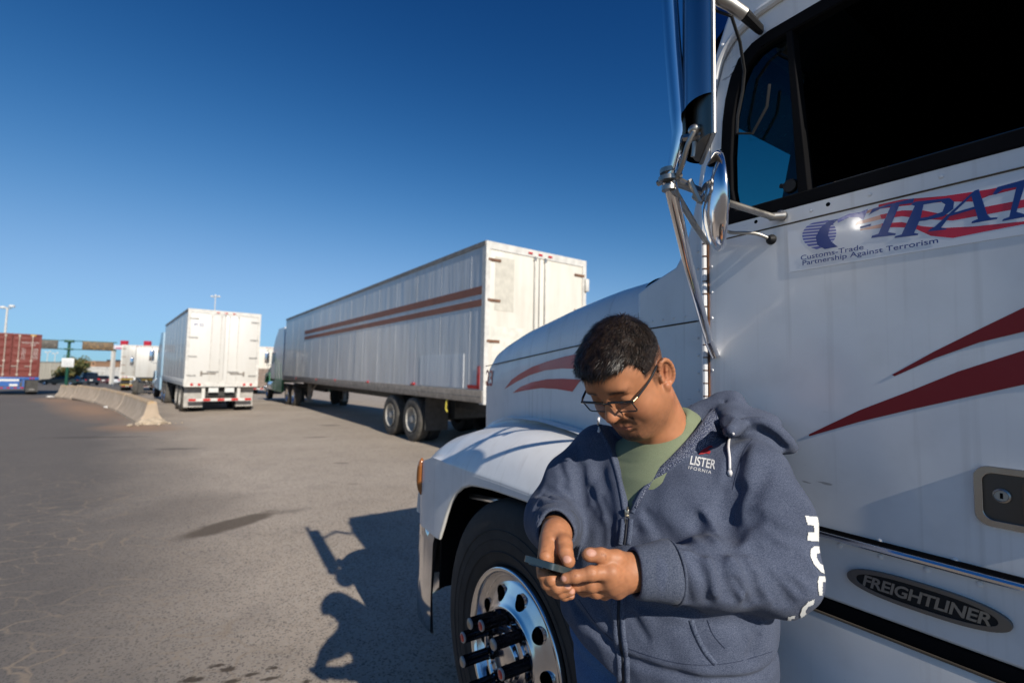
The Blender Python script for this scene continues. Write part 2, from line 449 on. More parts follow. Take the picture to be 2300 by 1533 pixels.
c.box(-.35, .25, -3.05, -2.5, 1.15, 1.62); c.box(-.42, -.25, -3.03, -2.52, 1.6, 2.35)
c.box(-.7, .82, -3.22, -3.18, 1.1, 2.76); c.box(.58, .815, -3.2, -1.3, 2.655, 2.77); c.box(-.7, .6, -3.2, -1.3, 2.73, 2.775)
c.build('cab_interior', m_dark, truck)
c = TB(); ring = [Vector((.50+.0*math.cos(a), -1.68+.23*math.cos(a), 1.88+.20*math.sin(a))) + Vector((-.10*math.sin(a), 0, 0)) for a in np.linspace(0, 2*PI, 33)[:-1]]
c.tube(ring, .014, 8, closed=True); c.build('steering_wheel', m_black, truck, 180)
# windshield
c = TB(); c.add([(.955,-DP-.06,1.95),(.80,-DP-.08,2.66),(.80,-3.19,2.66),(.955,-3.2,1.95)], [(0,1,2,3)])
c.build('windshield', m_teal, truck, None)
c = TB(); c.tube([(.958,-2.25,1.95),(.80,-2.25,2.66)], .02, 8); c.tube([(.955,-DP-.05,1.95),(.958,-3.2,1.95)], .018, 8); c.tube([(.80,-DP-.06,2.665),(.80,-3.2,2.665)], .02, 8)
c.build('windshield_trim', m_black, truck)
c = TB(); c.add([(.935,-1.72,1.96),(.79,-1.72,2.65),(.79,-3.18,2.65),(.935,-3.18,1.96)], [(0,1,2,3)]); c.build('added_dark_panel', m_dark, truck, None)  # dark panel added behind the glass to block sky seen through the door window
# sun visor over the windshield
c = TB(); c.prism([(.78,2.72),(.815,2.66),(.90,2.60),(.985,2.520),(.99,2.535),(.93,2.64),(.85,2.74),(.79,2.77)], PLN(DP+.05), 0, -1.92)
c.build('sun_visor', metalmat('blued_visor_steel', (.10,.16,.28), .16), truck)
for k in range(2): c = TB(); c.sphere((.60-.0*k, -DP-.3-k*.7, 2.86), .05, sq=(1.4,1,.8)); c.build('roof_lamp', m_amber, truck, 180)

# door: panel, trim, glass, hardware
dl = [(-.06,1.252),(.845,1.252),(.848,2.0),(.842,2.2),(.832,2.34),(.815,2.44),(.79,2.515),(.75,2.56),(.69,2.583),(.60,2.592),(-.06,2.605)]
c = TB(); c.prism(dl, PLN(DP), 0, -.03, [win]); door = c.build('door', m_white, truck, bevel=.004)
c = TB()
pl = [Vector((a+.006, -DP+.006, b+.008)) for a, b in dl[2:]]
c.tube(smoothpoly(pl, 4), .011, 8); c.build('drip_rail', m_white, door)
c = TB(); c.prism([(a, b) for a, b in wout], PLN(DP), .004, -.028, [[(.755,2.065),(.766,2.13),(.767,2.22),(.760,2.33),(.750,2.38),(.736,2.43),(.716,2.465),(.69,2.485),(.65,2.493),(.08,2.493),(.062,2.48),(.06,2.45),(.06,2.065)]])
gasket = c.build('window_gasket', m_dark, door, bevel=.004)
c = TB(); c.prism([(.592,2.06),(.614,2.50),(.598,2.50),(.566,2.06)], PLN(DP), .003, -.03); c.build('window_divider', m_dark, door, bevel=.003)
c = TB(); c.add([(.770,-DP-.012,2.06),(.77,-DP-.012,2.38),(.70,-DP-.012,2.49),(.606,-DP-.012,2.49),(.585,-DP-.012,2.06)], [(0,1,2,3,4)]); vg = c.build('vent_window', glassmat('vent_glass', (.17,.45,.42)), door, None)
c = TB(); c.lathe([(.0,.004),(.016,.004),(.018,0)], lambda ca, sa, r, h: (.615+r*ca, -DP-.008+h, 2.092+r*sa), 16); c.tube([(.615,-DP-.01,2.092),(.640,-DP-.01,2.10)], .006, 8); c.build('vent_latch', m_black, door)
c = TB(); c.box(.055, .58, -DP-.026, -DP-.022, 2.03, 2.075); c.build('side_window', m_glassdark, door, label=None) if False else c.build('side_window', m_glassdark, door)
def seam(pts, r=.0022, par=None, name='panel_seam', m=None):
    c = TB(); c.tube(pts, r, 6); return c.build(name, m or m_grime, par or truck)
m_grime = simple('seam_grime', (.05,.04,.03), .9, var=.4)
seam([(.844,-DP+.0005,1.992),(-.06,-DP+.0005,1.992)], .0022, door)
seam([(.78,-DP+.0005,2.047),(-.06,-DP+.0005,2.047)], .0016, door)
# rivets on the sill strip and the door bottom
def rivet(mb, u, z, p, r=.0055, h=.003):
    mb = TB(); rivet.l.append(mb)
    mb.lathe([(r, 0), (r*.85, h*.6), (r*.45, h), (0, h*1.05)], lambda ca, sa, q, d: (u+q*ca, -p+d, z+q*sa), 12)
rivet.l = []
c = TB()
for px, py in ((1829,447),(1822,473),(1919,421),(1953.6,437),(2023.7,392.5),(2114.7,396.3),(2144,359.7),(2286,320),(1666,490)): u, z = onp(px, py, DP); rivet(c, u, z, DP, .0048, .0025)
for px, py in ((1976,1214),(2145,1257)): u, z = onp(px, py, DP); rivet(c, u, z, DP, .006, .0025)
for k in range(16): rivet(c, .835, 1.32+.075*k, DP, .0045, .002)
for q in rivet.l: q.build('rivet', m_white, door)
rivet.l = []
c = TB()
for k in range(9): rivet(c, .52-.078*k, 1.225, DP+.006, .006, .003)
for k in range(14): rivet(c, .885+.0*k, 1.30+.052*k, DP+.006, .0045, .003)
for k in range(5): rivet(c, .93+.042*k, 1.785-.002*k, DP+.006, .0045, .003)
for px, py in ((1622,103),(1654,82),(1723,35),(1602,165)): u, z = onp(px, py, DP+.006); rivet(c, u, z, DP+.006, .007, .004)
for k in range(7): rivet(c, .60-.16*k, 2.66, DP+.006, .007, .004)
for q in rivet.l: q.build('body_rivet', m_white, truck)
for px, py in ((1698,498),(1860,459)): c = TB(); u, z = onp(px, py, DP); c.lathe([(.005,.0005),(0,.0005)], lambda ca, sa, q, d: (u+q*ca, -DP+d, z+q*sa), 12); c.build('bolt_hole', m_dark, door)
# piano hinge
c = TB(); c.tube([(.853,-DP+.005,1.26),(.856,-DP+.005,2.035)], .009, 10); hinge = c.build('piano_hinge', m_white, door)
c = TB()
for k in range(21): c.tube([(.853,-DP+.005,1.285+.037*k),(.853,-DP+.005,1.288+.037*k)], .0095, 10)
c.tube([(.842,-DP+.003,1.26),(.844,-DP+.003,2.03)], .003, 6)
c.build('hinge_gap', simple('rust', (.11,.045,.018), .9, var=.5, sc_=60), hinge)
c = TB(); c.lathe([(0,.008),(.010,.008),(.011,0)], lambda ca, sa, q, d: (.857+q*ca, -DP+.004+d, 2.025+q*sa), 10); c.build('hinge_bolt', m_steel, hinge)
# chrome moulding under the door and the dark gap below the sill
c = TB(); c.tube([(.84,-DP+.004,1.243),(-.75,-DP+.004,1.243)], .008, 10); c.build('chrome_moulding', m_chrome, truck)
c = TB(); c.box(-.75,.95,-DP-.02,-DP+.0045,1.247,1.259); c.build('door_gap', m_dark, truck)
c = TB(); c.box(-.75,1.1,-DP-.06,-DP-.004,1.062,1.094); c.build('sill_gap', m_dark, truck)
c = TB(); c.bbox(-.75,.98,-DP-.10,-DP-.002,.50,1.066,.02); c.build('lower_side_panel', m_white, truck)
c = TB(); c.tube([(.98,-DP+.0015,1.064),(-.75,-DP+.0015,1.064)], .003, 6); c.build('lower_seam', m_grime, truck)
c = TB(); c.prism(smoothpoly([(.300,1.012),(.285,1.020),(.262,1.016),(.250,1.022),(.236,1.008),(.20,1.003),(.18,.985),(.19,.96),(.23,.965),(.26,.985),(.29,.99)], 3, True), lambda a, b, d: (a, -DP-.002+d, b), .0008, .0016)
c.build('torn_hole', m_dark, truck)
c = TB(); c.bbox(-.72,.9,-DP-.16,-DP+.02,.36,.46,.02); c.build('step', m_alu, truck)
# door handle
hk = lambda z0, z1, u0, u1, r: roundrect(u0, u1, z0, z1, r)
c = TB(); c.prism(hk(1.338,1.447,.135,.286,.022), PLN(DP), 0, .008, [hk(1.350,1.435,.147,.274,.016)]); handle = c.build('door_handle', metalmat('worn_bezel_chrome', (.48,.46,.43), .16, .12), door, bevel=.004)
c = TB(); c.prism(hk(1.348,1.437,.145,.276,.016), PLN(DP), .0005, .002); c.build('handle_recess', metalmat('recess_steel', (.10,.09,.085), .30), handle)
c = TB(); c.prism(hk(1.355,1.430,.150,.222,.012), PLN(DP), .002, .011); c.build('handle_paddle', metalmat('paddle_steel', (.12,.10,.09), .22), handle, bevel=.004)
c = TB(); c.lathe([(.0125,0),(.0125,.004),(.010,.006),(.009,.0045),(0,.0045)], lambda ca, sa, q, d: (.249+q*ca, -DP+.002+d, 1.396+q*sa), 24); c.build('lock_cylinder', m_steel, handle)
c = TB(); c.box(.247,.251,-DP+.0055,-DP+.0072,1.391,1.401); c.build('keyhole', m_dark, handle)
# emblem
eu, ez = .3735, 1.168
def capsule(a, b, n=20):
    return [(eu + a*math.copysign(abs(math.cos(t))**.75, math.cos(t)), ez + b*math.copysign(abs(math.sin(t))**.9, math.sin(t))) for t in np.linspace(0, 2*PI, 49)[:-1]]
c = TB(); c.prism(capsule(.130,.0285), PLN(DP), -.006, .003, [capsule(.112,.0205)]); emb = c.build('emblem', metalmat('worn_nickel', (.20,.19,.18), .35, .2), truck, bevel=.002)
c = TB(); c.prism(capsule(.114,.0215), PLN(DP), -.006, .0005); c.build('emblem_field', m_black, emb)
c = TB(); text_fit(c, 'FREIGHTLINER', lambda a, b, d: (.474-a, -DP+d, 1.1555+b), .203, .0245, .0005, .0018, shear=.22, bold=.025, spacing=.95); c.build('emblem_lettering', metalmat('letter_nickel', (.30,.29,.27), .35, .2), emb)
# decal with lettering
def Z7(l, p=DP): return [onp(1700+x/3.067, 300+y/3.067, p) for x, y in l]
m_decal = simple('white_vinyl', (.74,.74,.75), .12, var=.02, coat=.8)
c = TB(); c.prism([(.619,1.984),(.616,1.867),(.10,1.869),(.10,1.984)], PLN(DP), .0002, .0012); decal = c.build('decal', m_decal, door)
m_redv = simple('bright_red_vinyl', (.62,.008,.02), .2, var=.03, coat=.6)
m_fade = simple('faded_orange_vinyl', (.62,.30,.20), .2, var=.05, coat=.6)
m_gblue = simple('pale_blue_vinyl', (.14,.15,.40), .2, var=.15, coat=.6)
for poly, dd, mm, nm in (
  ([(840,490),(1000,455),(1300,430),(1500,400),(1600,385),(1840,335),(1960,315),(1960,360),(1840,372),(1600,430),(1500,470),(1300,470),(1000,500),(840,520)], .0014, m_redv, 'flag_stripe'),
  ([(850,560),(1000,530),(1150,530),(1300,560),(1500,520),(1840,455),(1960,435),(1960,490),(1840,510),(1600,555),(1350,600),(1150,590),(1000,570),(860,590)], .0014, m_redv, 'flag_stripe'),
  ([(860,620),(1000,610),(1150,640),(1300,650),(1500,640),(1840,605),(1960,590),(1960,612),(1840,625),(1550,680),(1350,720),(1200,705),(1080,650),(950,645),(860,650)], .0014, m_redv, 'flag_stripe'),
  ([(735,540),(840,505),(840,530),(720,560)], .0014, m_fade, 'flag_stripe'),
  ([(690,610),(850,562),(858,590),(680,632)], .0014, m_fade, 'flag_stripe'),
  ([(710,660),(858,622),(858,650),(715,668)], .0014, m_fade, 'flag_stripe'),
  ([(770,565),(800,520),(900,490),(1085,447),(1078,478),(1000,490),(985,490),(905,680),(960,688),(955,700),(790,720),(795,705),(840,690),(925,500),(850,520),(800,545)], .0020, m_navy, 'decal_letter'),
  ([(1625,420),(1660,370),(1840,320),(1960,295),(1950,335),(1850,350),(1790,540),(1860,560),(1850,575),(1690,605),(1700,590),(1740,575),(1790,370),(1700,385),(1650,420)], .0020, m_navy, 'decal_letter'),
  ([(566,588),(500,600),(440,650),(408,715),(420,768),(470,796),(560,780),(515,745),(492,700),(508,640)], .0020, m_navy, 'decal_letter'),
  ([(555,592),(640,552),(715,542),(768,520),(735,598),(705,578),(640,578),(580,606),(560,616)], .0020, m_gblue, 'decal_letter'),
  ([(715,640),(790,622),(785,636),(712,655)], .0020, m_navy, 'decal_letter')):
    c = TB(); c.prism(Z7(poly), PLN(DP), dd-.0003, dd); c.build(nm, mm, decal)
c = TB(); c.prism(Z7([(1060,490),(1095,470),(1330,445),(1360,470),(1355,520),(1290,570),(1160,600),(1120,605),(1085,685),(1115,690),(1110,700),(950,720),(955,708),(1000,695),(1090,500)]), PLN(DP), .0017, .0020, [Z7([(1150,490),(1270,470),(1300,490),(1280,540),(1180,575),(1130,582)])]); c.build('decal_letter', m_navy, decal)
c = TB(); c.prism(Z7([(1180,675),(1190,665),(1230,640),(1500,395),(1530,385),(1590,560),(1610,580),(1660,578),(1655,590),(1480,620),(1485,605),(1525,590),(1505,520),(1330,570),(1270,650),(1310,655),(1305,662)]), PLN(DP), .0017, .0020, [Z7([(1360,545),(1500,505),(1480,430)])]); c.build('decal_letter', m_navy, decal)
c = TB()
for k in range(9):
    y0 = 610+k*21; f = lambda y: 130*math.sqrt(max(0, 1-((y-697)/98)**2)); a0, a1 = f(y0), f(y0+14)
    c.prism(Z7([(445-a0, y0+6), (445+a0*.8, y0-14), (445+a1*.8, y0), (445-a1, y0+20)]), PLN(DP), .0010, .0015)
c.build('globe_mark', m_gblue, decal)
c = TB(); text_fit(c, 'Customs-Trade', lambda a, b, d: (.588-a, -DP+d, 1.8925+b), .134, .0120, .0016, .0002, bold=.004)
text_fit(c, 'Partnership Against Terrorism', lambda a, b, d: (.584-a, -DP+d, 1.8755+b), .259, .0150, .0016, .0002, bold=.004)
c.build('decal_lettering', m_navy, decal)
# red swooshes on the door
dsw = paint('dark_red_vinyl', (.20,.003,.006), amt=.03, rough=.45, spots=False, coat=0)
for l in ([(.409,1.613),(.337,1.661),(.270,1.701),(.210,1.736),(.05,1.82),(.05,1.73),(.211,1.693),(.271,1.676),(.337,1.647),(.405,1.610)],
          [(.578,1.468),(.472,1.533),(.375,1.582),(.304,1.62),(.213,1.659),(.05,1.72),(.05,1.62),(.215,1.598),(.306,1.567),(.376,1.543),(.472,1.508),(.577,1.464)]):
    c = TB(); c.prism(l, PLN(DP), .0004, .0012); c.build('red_swoosh', dsw, door)
c = TB(); c.prism([(-.6,1.11),(-.1,1.11),(-.1,1.235),(-.6,1.235)], PLN(DP), -.0055, -.005); c.build('cab_corner_patch', m_white, truck)

# hood
def hps(u): return 1.262 + .172*(u-1.12)
def ztop(u): return float(np.interp(u, [.86,1.13,1.34,1.65,2.12,2.40,2.50,2.57,2.62], [1.965,1.952,1.944,1.912,1.845,1.782,1.750,1.700,1.62]))
def hsec(u, ps=None, zt=None, zb=1.02, k=1):
    ps = hps(u) if ps is None else ps; zt = ztop(u) if zt is None else zt
    half = [(ps+.012, zb), (ps+.004, 1.3), (ps, 1.5), (ps+.001, zt-.20), (ps+.012, zt-.11), (ps+.042, zt-.045), (ps+.10, zt-.010), (ps+.2, zt+.004), (ps+.45, zt+.016), (2.25, zt+.022)]
    hh = smoothpoly(half, 5); out = [(q.x, q.y) for q in hh]
    out += [(4.5-a, b) for a, b in reversed(out[:-1])]
    return [(u, -a, b) for a, b in out]
c = TB(); us = list(np.linspace(1.135, 2.45, 16)) + [2.50, 2.54, 2.57]
secs = [hsec(u) for u in us]
secs.append(hsec(2.60, hps(2.6)+.02, 1.655)); secs.append(hsec(2.615, hps(2.6)+.06, 1.61)); 
c.loft(secs, closed=False); hood = c.build('hood', m_white, truck, 60)
c = TB(); secs = [hsec(u, max(DP+.006, hps(u)) if u > 1 else DP+.008, zb=1.10) for u in (.80,.90,1.0,1.06,1.12)]
c.loft(secs, closed=False); c.build('cowl', m_white, truck, 60)
def hoodpt(u, z, d=0):
    return (u, -hps(u)+d, z)
c = TB(); sec = [Vector(p) for p in hsec(1.128)][8:46]; c.tube(sec, .006, 6); c.build('hood_rear_seal', m_black, truck)
c = TB(); c.tube([hoodpt(1.14,1.748,.0005)]+[hoodpt(u, 1.748-(u-1.14)*.0745, .0005) for u in np.linspace(1.3,2.58,10)], .0028, 6); c.build('hood_seam', m_grime, hood)
c = TB(); c.tube([(.858,-DP-.005,1.768),(1.12,-DP-.018+.012,1.752)], .0026, 6); c.build('cowl_seam', m_grime, truck)
def onhood(px, py):
    p = 1.4
    for _ in range(12): u, z = onp(px, py, p); p = hps(u)
    return u, z
m_hred = simple('hood_red_vinyl', (.46,.022,.028), .3, var=.08, coat=.4)
for l in ([(1134,873),(1150,852),(1170,838),(1195,824),(1230,811),(1270,800),(1300,794),(1345,790),(1340,826),(1300,828),(1262,827),(1225,831),(1190,842),(1160,857)],
          [(1152,882),(1170,868),(1195,858),(1230,851),(1265,850),(1305,852),(1286,879),(1250,873),(1215,871),(1180,876)]):
    c = TB(); c.prism([onhood(*q) for q in l], lambda a, b, d: hoodpt(a, b, d), .0008, .0022); c.build('hood_stripe', m_hred, hood)
c = TB()
ua, za = onhood(1092, 866); ub, zb_ = onhood(1107, 830)
text_fit(c, '23', lambda a, b, d: hoodpt(ua-a, za+b, d), abs(ua-ub), zb_-za, .0008, .0012, bold=.01); c.build('unit_number', m_hred, hood)
# grille and headlamps at the front
c = TB(); c.bbox(2.56,2.64,-2.9,-1.62,.85,1.60,.02); gr = c.build('grille_surround', m_chrome, truck)
c = TB()
for k in range(12): c.box(2.635,2.648,-2.85,-1.68,.92+k*.054,.945+k*.054)
c.build('grille_bars', m_dark, gr)
# fenders
def fsec(u, s=1):
    I = lambda ks, vs: float(np.interp(u, ks, vs))
    hc = I([.95,1.1,1.3,1.6,1.9,2.1,2.3,2.40,2.46,2.50,2.525], [1.22,1.30,1.350,1.362,1.350,1.322,1.270,1.222,1.165,1.07,.86])
    bl = I([.95,1.2,1.5,1.75,2.1,2.3,2.42,2.48,2.525], [1.32,1.36,1.385,1.395,1.380,1.335,1.285,1.20,.92])
    cr = I([.95,1.2,1.6,2.0,2.25,2.40,2.47,2.50,2.525], [1.165,1.185,1.187,1.180,1.172,1.13,1.07,.98,.84])
    lp = I([.95,1.10,1.37,1.55,1.74,1.86,1.93,2.0,2.045,2.09,2.13,2.16,2.2,2.525], [1.02,1.10,1.147,1.142,1.134,1.118,1.095,1.052,1.005,.935,.86,.805,.80,.80])
    e = I([.95,2.2,2.38,2.46,2.50,2.525], [1.02,1.02,1.028,1.05,1.085,1.15])
    ps = min(hps(u), 1.55)
    pr = [(ps+.02, bl-.02), (ps-.02, bl), (ps-.07, bl-.006), (1.375, (bl+hc)/2), (1.30, hc+.003), (1.20, hc-.008), (1.115, hc-.045), (1.060, max(cr, hc-.10)), (e+.004, cr), (e, cr-.02), (e, (cr+lp)/2), (e+.002, lp)]
    pr = smoothpoly(pr, 4); return [(u, -(q.x if s > 0 else 4.5-q.x), q.y) for q in pr]
for s in (1, -1):
    c = TB(); us = [.95,1.02,1.1,1.2,1.3,1.4,1.5,1.6,1.7,1.8,1.86,1.93,1.97,2.0,2.02,2.045,2.07,2.09,2.11,2.13,2.145,2.16,2.2,2.25,2.3,2.34,2.38,2.42,2.45,2.47,2.49,2.505,2.516,2.525]
    c.loft([fsec(u, s) for u in us], closed=False); fen = c.build('fender', m_white, truck, 60)
    c = TB(); ed = [Vector(fsec(u, s)[-1]) for u in us[2:23]]; c.tube([v + Vector((0, -.010*s, 0)) for v in ed], .009, 8); c.build('fender_lip', m_whiteb, fen)
    c = TB(); sy = -1 if s > 0 else -3.5
    e0 = 1.0
    lamp = [(2.405+.012*math.sin(k/8*PI)-(k/8)*.0, s*-1*0 - ((1.032) if s > 0 else 3.468), 1.145-.19*k/8) for k in range(9)]
    c.tube(lamp, [.004,.016,.02,.022,.022,.022,.02,.016,.004], 10); c.build('marker_lamp', m_amber, fen, 180)
    c = TB(); y0, y1 = (-1.62, -1.06) if s > 0 else (-3.44, -2.88)
    c.box(2.20, 2.215, y0, y1, .55, 1.10); c.box(1.0, 1.015, y0, y1, .5, 1.12); c.box(1.0, 2.2, y0 if s > 0 else y1-.02, y0+.02 if s > 0 else y1, .5, 1.25)
    c.build('wheel_well', m_dark, fen)
c = TB(); c.tube([(1.55,-1.1,1.09),(2.02,-1.12,1.02)], .012, 8); c.tube([(1.6,-1.1,1.06),(1.75,-1.3,1.1)], .01, 6); c.build('fender_brace', m_alu, truck)
# bumper
path = [(2.225,1.035),(2.30,1.032),(2.40,1.045),(2.50,1.085),(2.60,1.17),(2.70,1.40),(2.75,1.8),(2.76,2.25)]
pp = smoothpoly(path, 5); full = [(q.x, q.y) for q in pp] + [(q.x, 4.5-q.y) for q in reversed(pp[:-1])]
c = TB(); secs = []
for i, (u, p) in enumerate(full):
    a = full[max(0, i-1)]; b = full[min(len(full)-1, i+1)]; t = Vector((b[0]-a[0], b[1]-a[1])).normalized(); nn = Vector((t.y, -t.x))
    sec = []
    for off, z in ((.0,.33),(.010,.34),(.014,.5),(.010,.76),(0,.795),(-.012,.80),(-.016,.79),(-.012,.76),(.004,.5),(-.006,.345),(-.012,.33)):
        sec.append((u+nn.x*off, -(p+nn.y*off), z + (.03 if z > .7 and u > 2.3 else 0)))
    secs.append(sec)
c.loft(secs); c.build('front_bumper', m_chrome, truck, 50)
c = TB(); c.box(2.15,2.68,-3.2,-1.3,.42,.70); c.build('bumper_bracket', m_frame, truck)

# wheels
def tyre_prof(Rr, rr, w):
    return [(rr-.004, -.02), (rr+.012, -.006), (rr+.03, .004), (rr+.07, .012), (rr+.11, .013), (Rr-.085, .010), (Rr-.06, .004), (Rr-.045, .000), (Rr-.03, -.006), (Rr-.012, -.018), (Rr-.003, -.035),
            (Rr, -.06), (Rr-.01, -.063), (Rr-.01, -.07), (Rr, -.073), (Rr+.002, -.11), (Rr-.008, -.113), (Rr-.008, -.12), (Rr+.002, -.123), (Rr+.002, -w+.123), (Rr-.008, -w+.12), (Rr, -w+.07), (Rr-.012, -w+.02), (Rr-.06, -w), (rr+.03, -w), (rr-.004, -w+.02)]
def wheel(parent, off, u, y, z, Rr, rr, w, out=1, n=72, detail=True, mt=None, mr=None, name='wheel', dual=False):
    fn = lambda ca, sa, r, h: (u+r*ca, y+out*h, z+r*sa)
    c = MB(off); c.lathe(tyre_prof(Rr, rr, w), fn, n, closed=True)
    if detail:
        for rad in (rr+.055, rr+.10, rr+.135): c.lathe([(rad, .0122), (rad+.002, .0145), (rad+.004, .0122)], fn, n)
    wh = c.build(name, mt or m_tyre, parent, 40)
    return wh, fn
def big_rim(wh, off, fn, rr):
    """polished disc with ten hand holes, built as a polar grid"""
    NA, radii = 320, list(np.linspace(.150, .272, 30))
    def zf(r): return float(np.interp(r, [.150,.158,.166,.18,.21,.25,.266,.272], [.012,.020,.022,.012,-.004,-.022,-.034,-.036]))
    hr, hR = .0285, .213
    H = [(hR*math.cos(R(30+36*k)), hR*math.sin(R(30+36*k))) for k in range(10)]
    V = []; ins = []
    for r in radii:
        for k in range(NA):
            a = 2*PI*k/NA; x, y = r*math.cos(a), r*math.sin(a); i_ = False
            for hx, hy in H:
                d = math.hypot(x-hx, y-hy)
                if d < hr: i_ = True; s_ = hr/max(d, 1e-5); V.append((hx+(x-hx)*s_, hy+(y-hy)*s_)); break
            else: V.append((x, y))
            ins.append(i_)
    c = MB(off)
    vs = [fn(x/max(math.hypot(x, y), 1e-6), y/max(math.hypot(x, y), 1e-6), math.hypot(x, y), zf(math.hypot(x, y))) for x, y in V]
    fs = []
    for i in range(len(radii)-1):
        for k in range(NA):
            l = (k+1) % NA; q = (i*NA+k, i*NA+l, (i+1)*NA+l, (i+1)*NA+k)
            if all(ins[j] for j in q): continue
            fs.append(q)
    c.add(vs, fs)
    c.lathe([(.272,-.036),(.276,-.030),(.281,-.010),(.286,.004),(.292,.010),(.300,.012),(.306,.010),(.308,.002),(.306,-.01)], fn, 120)
    c.lathe([(.150,.012),(.146,-.008),(.140,-.014),(.095,-.014)], fn, 96)
    for hx, hy in H:
        hf = lambda ca, sa, r, h: fn((hx+r*ca)/math.hypot(hx+r*ca, hy+r*sa), (hy+r*sa)/math.hypot(hx+r*ca, hy+r*sa), math.hypot(hx+r*ca, hy+r*sa), h)
        c.lathe([(hr, zf(hR)+.003), (hr-.001, -.03)], hf, 24)
    rim = c.build('rim', m_alu, wh, 60)
    c = MB(off); c.lathe([(0,-.075),(.285,-.075)], fn, 48); c.lathe([(.285,-.075),(.285,-.04)], fn, 48); c.build('brake_drum', m_dark, wh)
    c = MB(off); c.lathe([(.110,-.014),(.110,.006),(.104,.014),(.080,.018),(.076,.030),(.070,.035),(.0,.037)], fn, 48); hub = c.build('hub', m_alu, wh, 40)
    return rim
WU, WZ, WR = 1.535, .556, .555
wh, fn = wheel(truck, TOFF, WU, -1.04, WZ, WR, .305, .28, 1, 120, name='front_wheel')
big_rim(wh, TOFF, fn, .305)
m_cap = metalmat('dark_chrome', (.030,.038,.055), .18, .15)
for k in range(10):
    a = R(17+36*k); cx, cz = WU+.1425*math.cos(a), WZ+.1425*math.sin(a)
    cf = lambda ca, sa, r, h: (cx+r*ca, -1.04+h, cz+r*sa)
    c = TB(); c.lathe([(.026,-.012),(.0265,.006),(.0235,.012),(.021,.016),(.0215,.022),(.0225,.026)], cf, 24)
    pr = [(.0225,.028),(.0205,.032)]
    n = 40; vs = [];
    for h in (.030, .130):
        for j in range(n): rr_ = .0205 if j % 2 else .0190; vs.append(cf(math.cos(2*PI*j/n), math.sin(2*PI*j/n), rr_, h))
    c.add(vs, [(j, (j+1) % n, n+(j+1) % n, n+j) for j in range(n)])
    c.lathe([(.019,.130),(.016,.134),(0,.134)], cf, 24)
    cap = c.build('lug_nut_cover', m_cap, wh, 30)
    c = TB(); c.lathe([(.0185,.131),(.0195,.135),(.0165,.138),(.0120,.137)], cf, 24); c.build('cover_ring', simple('ring_grey', (.35,.33,.32), .5) if k == 0 else bpy.data.materials['ring_grey'], cap, 180)
    c = TB(); c.lathe([(.0150,.1375),(.013,.1395),(0,.1395)], cf, 20)
    c.build('reflector', m_redlamp if k % 2 == 0 else m_steel, cap, 180)
# far front wheel and rear tandems
def plain_rim(wh, off, fn, rr, m, dish=-.06, holes=True, deep=False):
    c = MB(off)
    if deep: c.lathe([(rr+.002,.006),(rr,.012),(rr-.012,.0),(rr-.025,-.10),(rr-.04,-.15),(rr-.10,-.165),(.08,-.165),(.08,-.02),(.07,0),(0,0)], fn, 40)
    else: c.lathe([(rr+.002,.004),(rr,.012),(rr-.01,.008),(rr-.02,-.02),(rr-.05,dish),(rr-.13,dish+.02),(.13,dish+.03),(.11,dish+.01),(.09,dish+.05),(.06,dish+.06),(0,dish+.06)], fn, 40)
    rim = c.build('rim', m, wh, 50)
    if holes and not deep:
        c = MB(off)
        for k in range(10):
            hx, hy = (rr-.085)*math.cos(R(36*k)), (rr-.085)*math.sin(R(36*k))
            hf = lambda ca, sa, r, h: fn((hx+r*ca)/math.hypot(hx+r*ca, hy+r*sa), (hy+r*sa)/math.hypot(hx+r*ca, hy+r*sa), math.hypot(hx+r*ca, hy+r*sa), h)
            c.lathe([(0, dish+.018), (.024, dish+.018), (.024, dish)], hf, 10)
        c.build('hand_hole', m_dark, rim)
    return rim
wh, fn = wheel(truck, TOFF, WU, -3.46, WZ, WR, .305, .28, -1, 48, name='front_wheel'); plain_rim(wh, TOFF, fn, .305, m_alu)
for u in (-3.2, -4.55):
    for y, s in ((-1.02, 1), (-3.48, -1)):
        wh, fn = wheel(truck, TOFF, u, y, WZ, WR, .30, .28, s, 48, name='drive_wheel'); plain_rim(wh, TOFF, fn, .30, m_alu, -.12)
        wh, fn = wheel(truck, TOFF, u, y-.31*s, WZ, WR, .30, .28, s, 48, name='drive_wheel', detail=False)
c = TB(); c.box(-5.2,2.3,-1.95,-1.85,.65,.90); c.box(-5.2,2.3,-2.65,-2.55,.65,.90); c.box(-.2,2.2,-2.55,-1.95,.7,1.5); c.tube([(WU,-1.2,.52),(WU,-3.3,.52)], .07, 8); c.build('frame', m_frame, truck)
c = TB(); c.tube([(-.95,-1.55,.66),(-2.35,-1.55,.66)], .32, 32); c.build('fuel_tank', m_alu, truck, 40)
c = TB(); c.bbox(-2.2,-.76,-3.25,-1.25,1.10,3.1,.05); c.build('sleeper', m_white, truck)
c = TB(); c.tube([(-2.35,-1.35,1.0),(-2.35,-1.35,3.6),(-2.42,-1.33,3.75)], .075, 20); c.build('exhaust_stack', m_chrome, truck)

